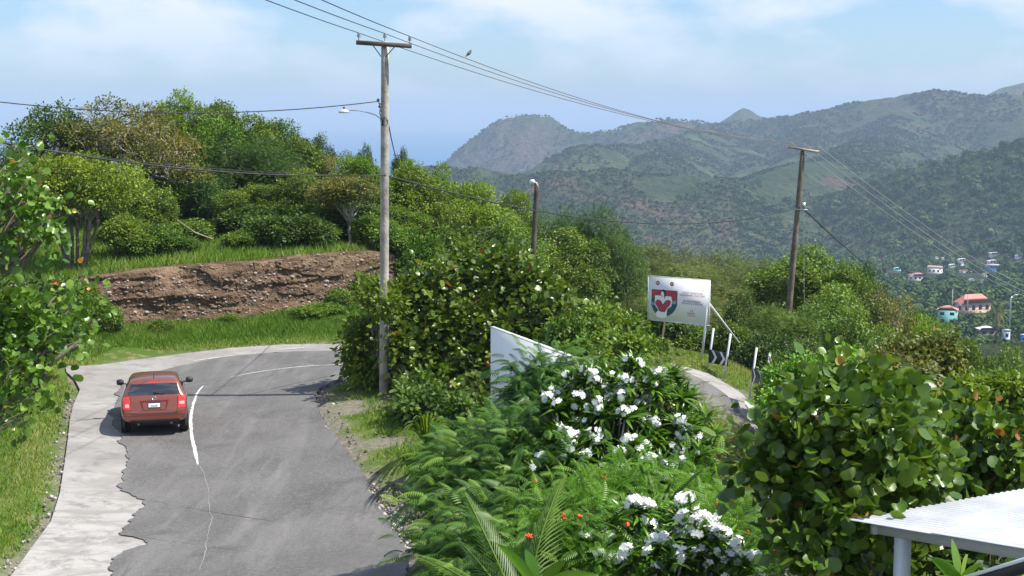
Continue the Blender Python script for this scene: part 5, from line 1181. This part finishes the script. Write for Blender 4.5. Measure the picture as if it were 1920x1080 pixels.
    # seams, tailgate, bumper, plate
    def seam(pts, r=.006, nm='seam', m=gum):
        out = []
        for (x0, z0), (x1, z1) in zip(pts[:-1], pts[1:]):
            for t in np.linspace(0, 1, 12)[:-1]:
                h = proj(x0 + (x1 - x0) * t, z0 + (z1 - z0) * t, .001); 
                if h: out.append(tuple(h))
        h = proj(*pts[-1], .001); out.append(tuple(h)); mb = MB(); mb.tube(out, r, 6); return mb.build(nm, m, e)
    seam([(-.61, 1.05), (-.595, .72), (-.57, .62), (.57, .62), (.595, .72), (.61, 1.05)], .007, 'tailgate_seam')
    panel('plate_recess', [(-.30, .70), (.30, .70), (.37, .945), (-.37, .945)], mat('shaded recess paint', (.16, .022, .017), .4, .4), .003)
    panel('recess_panel', [(-.28, .712), (.28, .712), (.31, .90), (-.31, .90)], paint, .007)
    pb_ = panel('plate_frame', [(-.165, .745), (.165, .745), (.165, .915), (-.165, .915)], gum, .014, 4, 4)
    pl = panel('number_plate', [(-.145, .775), (.145, .775), (.145, .87), (-.145, .87)], mat('plate white', (.75, .75, .75), .5), .020, 4, 4)
    h = proj(0, .80, .026); t = text('lettering', 'DDP', .085, 0, .792, h.y, gum, pl, 'CENTER', 1.1)
    h = proj(-.48, .66, .010); text('lettering', 'TOYOTA', .045, -.52, .655, h.y, chrome, e, 'CENTER')
    mb = MB()
    h = proj(0, .995, .016)
    for rx, rzz in ((.062, .045), (.022, .043), (.058, .018)):
        mb.tube([(h.x + rx * math.cos(a), h.y - .004, .998 + (rzz * math.sin(a) if rzz != .018 else .018 + rzz * math.sin(a))) for a in np.linspace(0, 2 * math.pi, 25)], .007, 6, cap=False)
    mb.build('emblem', chrome, e)
    seam([(-.82, .55), (-.60, .575), (.60, .575), (.82, .55)], .006, 'bumper_seam')
    panel('bumper_valance', [(-.68, .37), (.68, .37), (.60, .455), (-.60, .455)], gum, .006)
    for sg in (-1, 1): MB().tube([(sg * .42, .01, .335), (sg * .42, .30, .335)], .036, 12).build('exhaust_pipe', mat('dull exhaust steel', (.12, .12, .12), .5, .6) if sg < 0 else bpy.data.materials['dull exhaust steel'], e, smooth=True)
    mb = MB(); mb.box((0, 2.0, .29), (1.30, 3.3, .14)); mb.build('underbody', gum, e)
    h1 = proj(-.02, 1.12, .02); h2 = proj(.24, 1.105, .02); MB().tube([h1, h2], .012, 6).build('wiper', blackm, e)
    MB().tube([(0, .60, 1.45), (0, .56, 1.52), (0, .50, 1.63)], [.012, .006, .004], 6).build('antenna', blackm, e)
    V = [(-.56, .44, 1.44), (.56, .44, 1.44), (.545, .60, 1.535), (-.545, .60, 1.535)]
car()

# ------------------------------------------------------------------ houses in the valley
HM = {}; HR = []
def cm(c, r=.7):
    k = 'paint %s' % (c,)
    if k not in HM: HM[k] = mat(k, c, r, noise=.08, nscale=.5)
    return HM[k]
winm = mat('dark window', (.03, .04, .05), .2)
def house(px, py, wpx, hpx, label, wall, roof, kind='hip', ang=0., depth=.8, storeys=1, windows=3, rpx=None, cat='house', name='house', d=None):
    """py: pixel row of the ground line, wpx/hpx wall size in pixels"""
    p = hit(px, py, 150 if d is None else d * .98)
    if d: p = P(px, py, d)
    HR.append((px, py, wpx, hpx, p.y)); k = p.y / F; w = wpx * k; h = hpx * k; dp = w * depth; rh = (rpx if rpx is not None else hpx * .45) * k
    e = empty(name, tuple(p), ang, label, cat)
    mb = MB(); mb.box((0, 0, h / 2 - 2.5), (w, dp, h + 5)); mb.build('wall', cm(wall), e)
    if kind != 'none':
        ov = .05 * w; X, Y = w / 2 + ov, dp / 2 + ov; mb = MB()
        if kind == 'flat': mb.box((0, 0, h + .12), (2 * X, 2 * Y, .25))
        elif kind == 'gable':
            V = [(-X, -Y, h), (X, -Y, h), (X, Y, h), (-X, Y, h), (-X, 0, h + rh), (X, 0, h + rh)]
            mb.add(V, [(0, 1, 5, 4), (2, 3, 4, 5), (3, 2, 1, 0)]); mb.add(V, [(0, 4, 3), (1, 2, 5)])
        else:
            q = min(X, Y) * .95; V = [(-X, -Y, h), (X, -Y, h), (X, Y, h), (-X, Y, h), (-X + q, 0, h + rh), (X - q, 0, h + rh)]
            mb.add(V, [(0, 1, 5, 4), (2, 3, 4, 5), (3, 2, 1, 0)]); mb.add(V, [(0, 4, 3), (1, 2, 5)])
        mb.build('roof', cm(roof), e)
    for s in range(storeys):
        for i in range(windows):
            ww = w / (windows * 2.2); hh = h / storeys * .42; mb = MB(); mb.box((-w / 2 + (i + .5) * w / windows, -dp / 2 - .02, h / storeys * (s + .55)), (ww, .08, hh)); mb.build('window', winm, e)
    if windows:
        for sg in (-1, 1): mb = MB(); mb.box((sg * (w / 2 + .02), 0, h * .5), (.08, dp * .3, h / storeys * .4)); mb.build('window', winm, e)
    return e
Wh = (.72, .72, .70); Cr = (.66, .62, .52); Gr = (.42, .42, .42); Rd = (.58, .13, .10); Br = (.28, .17, .14)
for a in [
 (1720, 526, 27, 10, 'white house with dull red hipped roof, lowest left of the scattered village', Cr, (.40, .17, .15), 'hip', .25, .7),
 (1753, 513, 24, 10, 'white gabled house with grey brown roof above the hipped white house', Wh, (.38, .30, .29), 'gable', -.5, .8),
 (1861, 510, 25, 13, 'bright blue two storey building below the wires', (.13, .30, .60), (.42, .42, .42), 'flat', .05, .6, 2, 5),
 (1682, 508, 11, 5, 'small pale turquoise house at the left end of the village', (.45, .72, .72), (.30, .62, .62), 'hip', .1, .8),
 (1786, 501, 12, 4, 'small white house with flat white roof above the gabled house', Wh, Wh, 'hip', .2, .8),
 (1805, 492, 16, 4, 'long white roofed house highest in the village centre', Wh, Wh, 'hip', .0, .7),
 (1804, 500, 5, 5, 'tiny white block below the long white roof', Wh, Wh, 'flat', 0, .8, 1, 0),
 (1756, 487, 5, 2.5, 'tiny white house left in the pair on the valley floor', Wh, Wh, 'hip', 0, .8, 1, 0),
 (1769, 487, 6, 2.5, 'tiny white house right in the pair on the valley floor', Wh, Wh, 'hip', 0, .8, 1, 0),
 (1723, 501, 4, 2, 'tiny white house above the turquoise cottage', Wh, Wh, 'hip', 0, .8, 1, 0),
 (1811, 512, 22, 4, 'low house with wide brown roof between white and blue houses', Wh, Br, 'hip', -.2, .8),
 (1866, 480, 20, 4, 'grey roofed house highest at the right of the village', Cr, Gr, 'hip', .1, .7),
 (1862, 494, 18, 5, 'house with pale grey roof just above the blue building', Wh, (.55, .55, .55), 'hip', .1, .8),
 (1913, 484, 16, 4, 'white house at the right edge of the village', Wh, Gr, 'hip', .1, .8),
 (1845, 531, 10, 5, 'small white block left below the blue building', Wh, Gr, 'flat', 0, .8, 1, 1),
 (1822, 527, 9, 2.5, 'low white roof in dark trees left of the small white block', Wh, Wh, 'hip', 0, .8, 1, 0),
 (1848, 519, 10, 5, 'jumbled pale house under the blue building', Cr, Br, 'hip', .4, .8),
 (1665, 516, 6, 2, 'faint white house at the left margin of the village', Wh, Wh, 'hip', 0, .8, 1, 0),
]:
    house(*a)
house(1824, 586, 60, 20, 'long pink walled house with coral red roof', (.62, .42, .34), (.70, .23, .18), 'hip', .32, .42, 1, 4, 15)
e = house(1776, 607, 36, 27, 'turquoise two storey house with coral roof', (.16, .44, .40), (.52, .19, .16), 'hip', -.35, .9, 2, 2, 8)
house(1848, 628, 30, 12, 'low shed with bright white roof beneath the palm', (.20, .16, .14), (.80, .80, .80), 'hip', .1, .7, 1, 2, 5, cat='shed', name='shed')
house(1886, 637, 12, 17, 'pale blue grey container hut below the street light of the town', (.48, .55, .68), (.40, .42, .45), 'flat', .1, .8, 1, 1, cat='hut', name='hut')
house(1918, 642, 9, 14, 'blue and white hut at the right edge of the town', (.05, .18, .50), (.6, .6, .6), 'flat', .1, .8, 1, 1, cat='hut', name='hut')
# town poles and street light
for px, top, base, label in ((1784, 543, 578, 'slim pale pole above the turquoise house'), (1813, 552, 572, 'dark pole before the coral roofed house')):
    p = hit(px, base + 30); q = P(px, top, p.y); MB().tube([(0, 0, 0), (0, 0, q.z - p.z)], .16, 8).build('utility_pole', wood, loc=tuple(p)); tag(COL.objects[-1], label, 'pole')
p = hit(1893, 620); q = P(1893, 556, p.y); e = empty('street_lamp', tuple(p), 0, 'white street light with bent arm beside the palm in the town', 'street lamp'); hh = q.z - p.z
MB().tube([(0, 0, 0), (0, 0, hh - .6), (.4, 0, hh)], .2, 8).build('post', whitem, e); MB().tube([(.4, 0, hh), (1.3, 0, hh + .5)], .12, 6).build('arm', whitem, e); MB().box((1.6, 0, hh + .55), (1.1, .5, .2)).build('lamp_head', whitem, e)
# coconut palm in the town
p = hit(1866, 640); top = P(1866, 588, p.y); e = empty('coconut_palm', tuple(p), 0, 'coconut palm with yellowing drooping fronds in the town', 'palm'); hh = top.z - p.z; k = p.y / F
MB().tube([(0, 0, -1), (.3, 0, hh * .5), (0, 0, hh)], [.3, .22, .18], 8).build('trunk', M['bark'], e, smooth=True); rng = np.random.default_rng(3)
for i in range(17):
    a = i * 2.4; el = [.9, .35, -.1, -.5][i % 4]; V0, F0 = LF['palm']; ln = 36 * k; ax = unit(np.array([math.cos(a) * math.cos(el), math.sin(a) * math.cos(el), math.sin(el)])); z = unit(np.array([0, 0, 1.]) - ax * ax[2] + 1e-3); x = np.cross(ax, z)
    V = V0 * np.array([.75, 1, 1.5]) * ln; MB().add(V[:, :1] * x + V[:, 1:2] * ax + V[:, 2:] * z + np.array([0, 0, hh]), F0, .3 + .7 * rng.random()).build('frond', M['leaf_olive'], e)

# ------------------------------------------------------------------ far vegetation
def clumps(name, n, region, size, lmat, label, seed, nq=40, mask=None, flat_=.8, qs=.34):
    """loose clumps of small leafy faces, one object for the whole far wood"""
    rng = np.random.default_rng(seed); y = np.exp(rng.uniform(math.log(region[2]), math.log(region[3]), n * 3)); u = rng.uniform(region[0], region[1], n * 3); x = (u - 960) / F * y
    z = H(x, y); ok = z > -129
    if mask is not None: ok &= mask(x, y, z)
    r = size[0] + (size[1] - size[0]) * rng.random(len(x)) ** 2.2; r = r * np.clip(y / size[2], .35, 1.25)
    pyy = 220 + (CAMZ - z) * F / y; top = pyy - r * 1.6 * F / y
    for hx, hy, hw_, hh, hd in HR: ok &= ~((np.abs(u - hx) < hw_ * .55 + r * F / y * .7) & (y < hd + hw_ * hd / F) & (pyy > hy - hh) & (top < hy - hh * .25))
    x, y, z, r = x[ok][:n], y[ok][:n], z[ok][:n], r[ok][:n]; m = len(x)
    tv = rng.random(m); d = sph(rng, m * nq, .25).reshape(m, nq, 3); el = .75 + .5 * rng.random((m, 3)); el[:, 2] *= flat_
    rr = (.62 + .45 * rng.random((m, nq))) ; c = d * rr[..., None] * el[:, None] * r[:, None, None] + np.stack([x, y, z + r * .45], 1)[:, None]
    q = r[:, None] * qs * (.6 + .8 * rng.random((m, nq)))
    nr = unit(d + rng.normal(size=d.shape) * .35); t = unit(np.cross(nr, rng.normal(size=d.shape))); b = np.cross(nr, t)
    t = t * q[..., None]; b = b * q[..., None]
    V = np.stack([c - t, c - b * .9, c + t * 1.1, c + b], 2).reshape(-1, 3); nn = m * nq
    var = np.repeat(np.clip(tv[:, None] * .75 + .3 * rng.random((m, nq)), 0, 1).ravel(), 4)
    mb = MB(); mb.add(V, np.arange(nn * 4).reshape(-1, 4), var)
    return tag(mb.build(name, lmat), label, 'woodland', kind='stuff')
fw = leafmat('distant woodland', [(0, (.018, .048, .016)), (.5, (.038, .085, .026)), (.85, (.075, .13, .035)), (1, (.14, .17, .05))], 0., .9, .1)
fs = leafmat('distant scrub', [(0, (.034, .058, .022)), (.6, (.046, .074, .028)), (1, (.062, .086, .034))], 0., .95, .05)
dn = lambda x, y, z: (vnoise(x / 55., y / 90., 5) > .30) | (np.random.default_rng(0).random(len(x)) < .25)
clumps('valley_woodland', 10500, (1380, 2150, 200, 1450), (1.5, 4.8, 700), fw, 'woodland covering the valley floor among the houses', 11, 90, qs=.2, mask=lambda x, y, z: dn(x, y, z) & (z < -18))
clumps('mountain_scrub', 75000, (760, 2250, 1180, 3400), (.8, 3.4, 2200), fs, 'scrub and small trees dotted over the mountain slopes', 12, 12, qs=.5, flat_=.5, mask=lambda x, y, z: vnoise(x / 70., y / 110., 15) + .5 * vnoise(x / 25., y / 30., 16) > .62)

# ------------------------------------------------------------------ haze
hm_ = bpy.data.materials.new('haze'); hm_.use_nodes = True; t = hm_.node_tree; t.nodes.remove(t.nodes['Principled BSDF'])
pv = N(t, 'ShaderNodeVolumePrincipled'); pv.inputs['Color'].default_value = (.58, .76, 1, 1); pv.inputs['Density'].default_value = 1.5e-4; pv.inputs['Anisotropy'].default_value = 0.0
L(t, pv.outputs[0], t.nodes['Material Output'].inputs['Volume'])
mb = MB(); a = 71000; mb.box((0, 0, -40), (2 * a, 2 * a, 420)); hb = mb.build('haze', hm_); tag(hb, kind='stuff'); hb.location = (0, 0, 0)
for o in list(bpy.data.objects):
    if o.type == 'MESH' and o.users_collection == (): bpy.data.objects.remove(o)
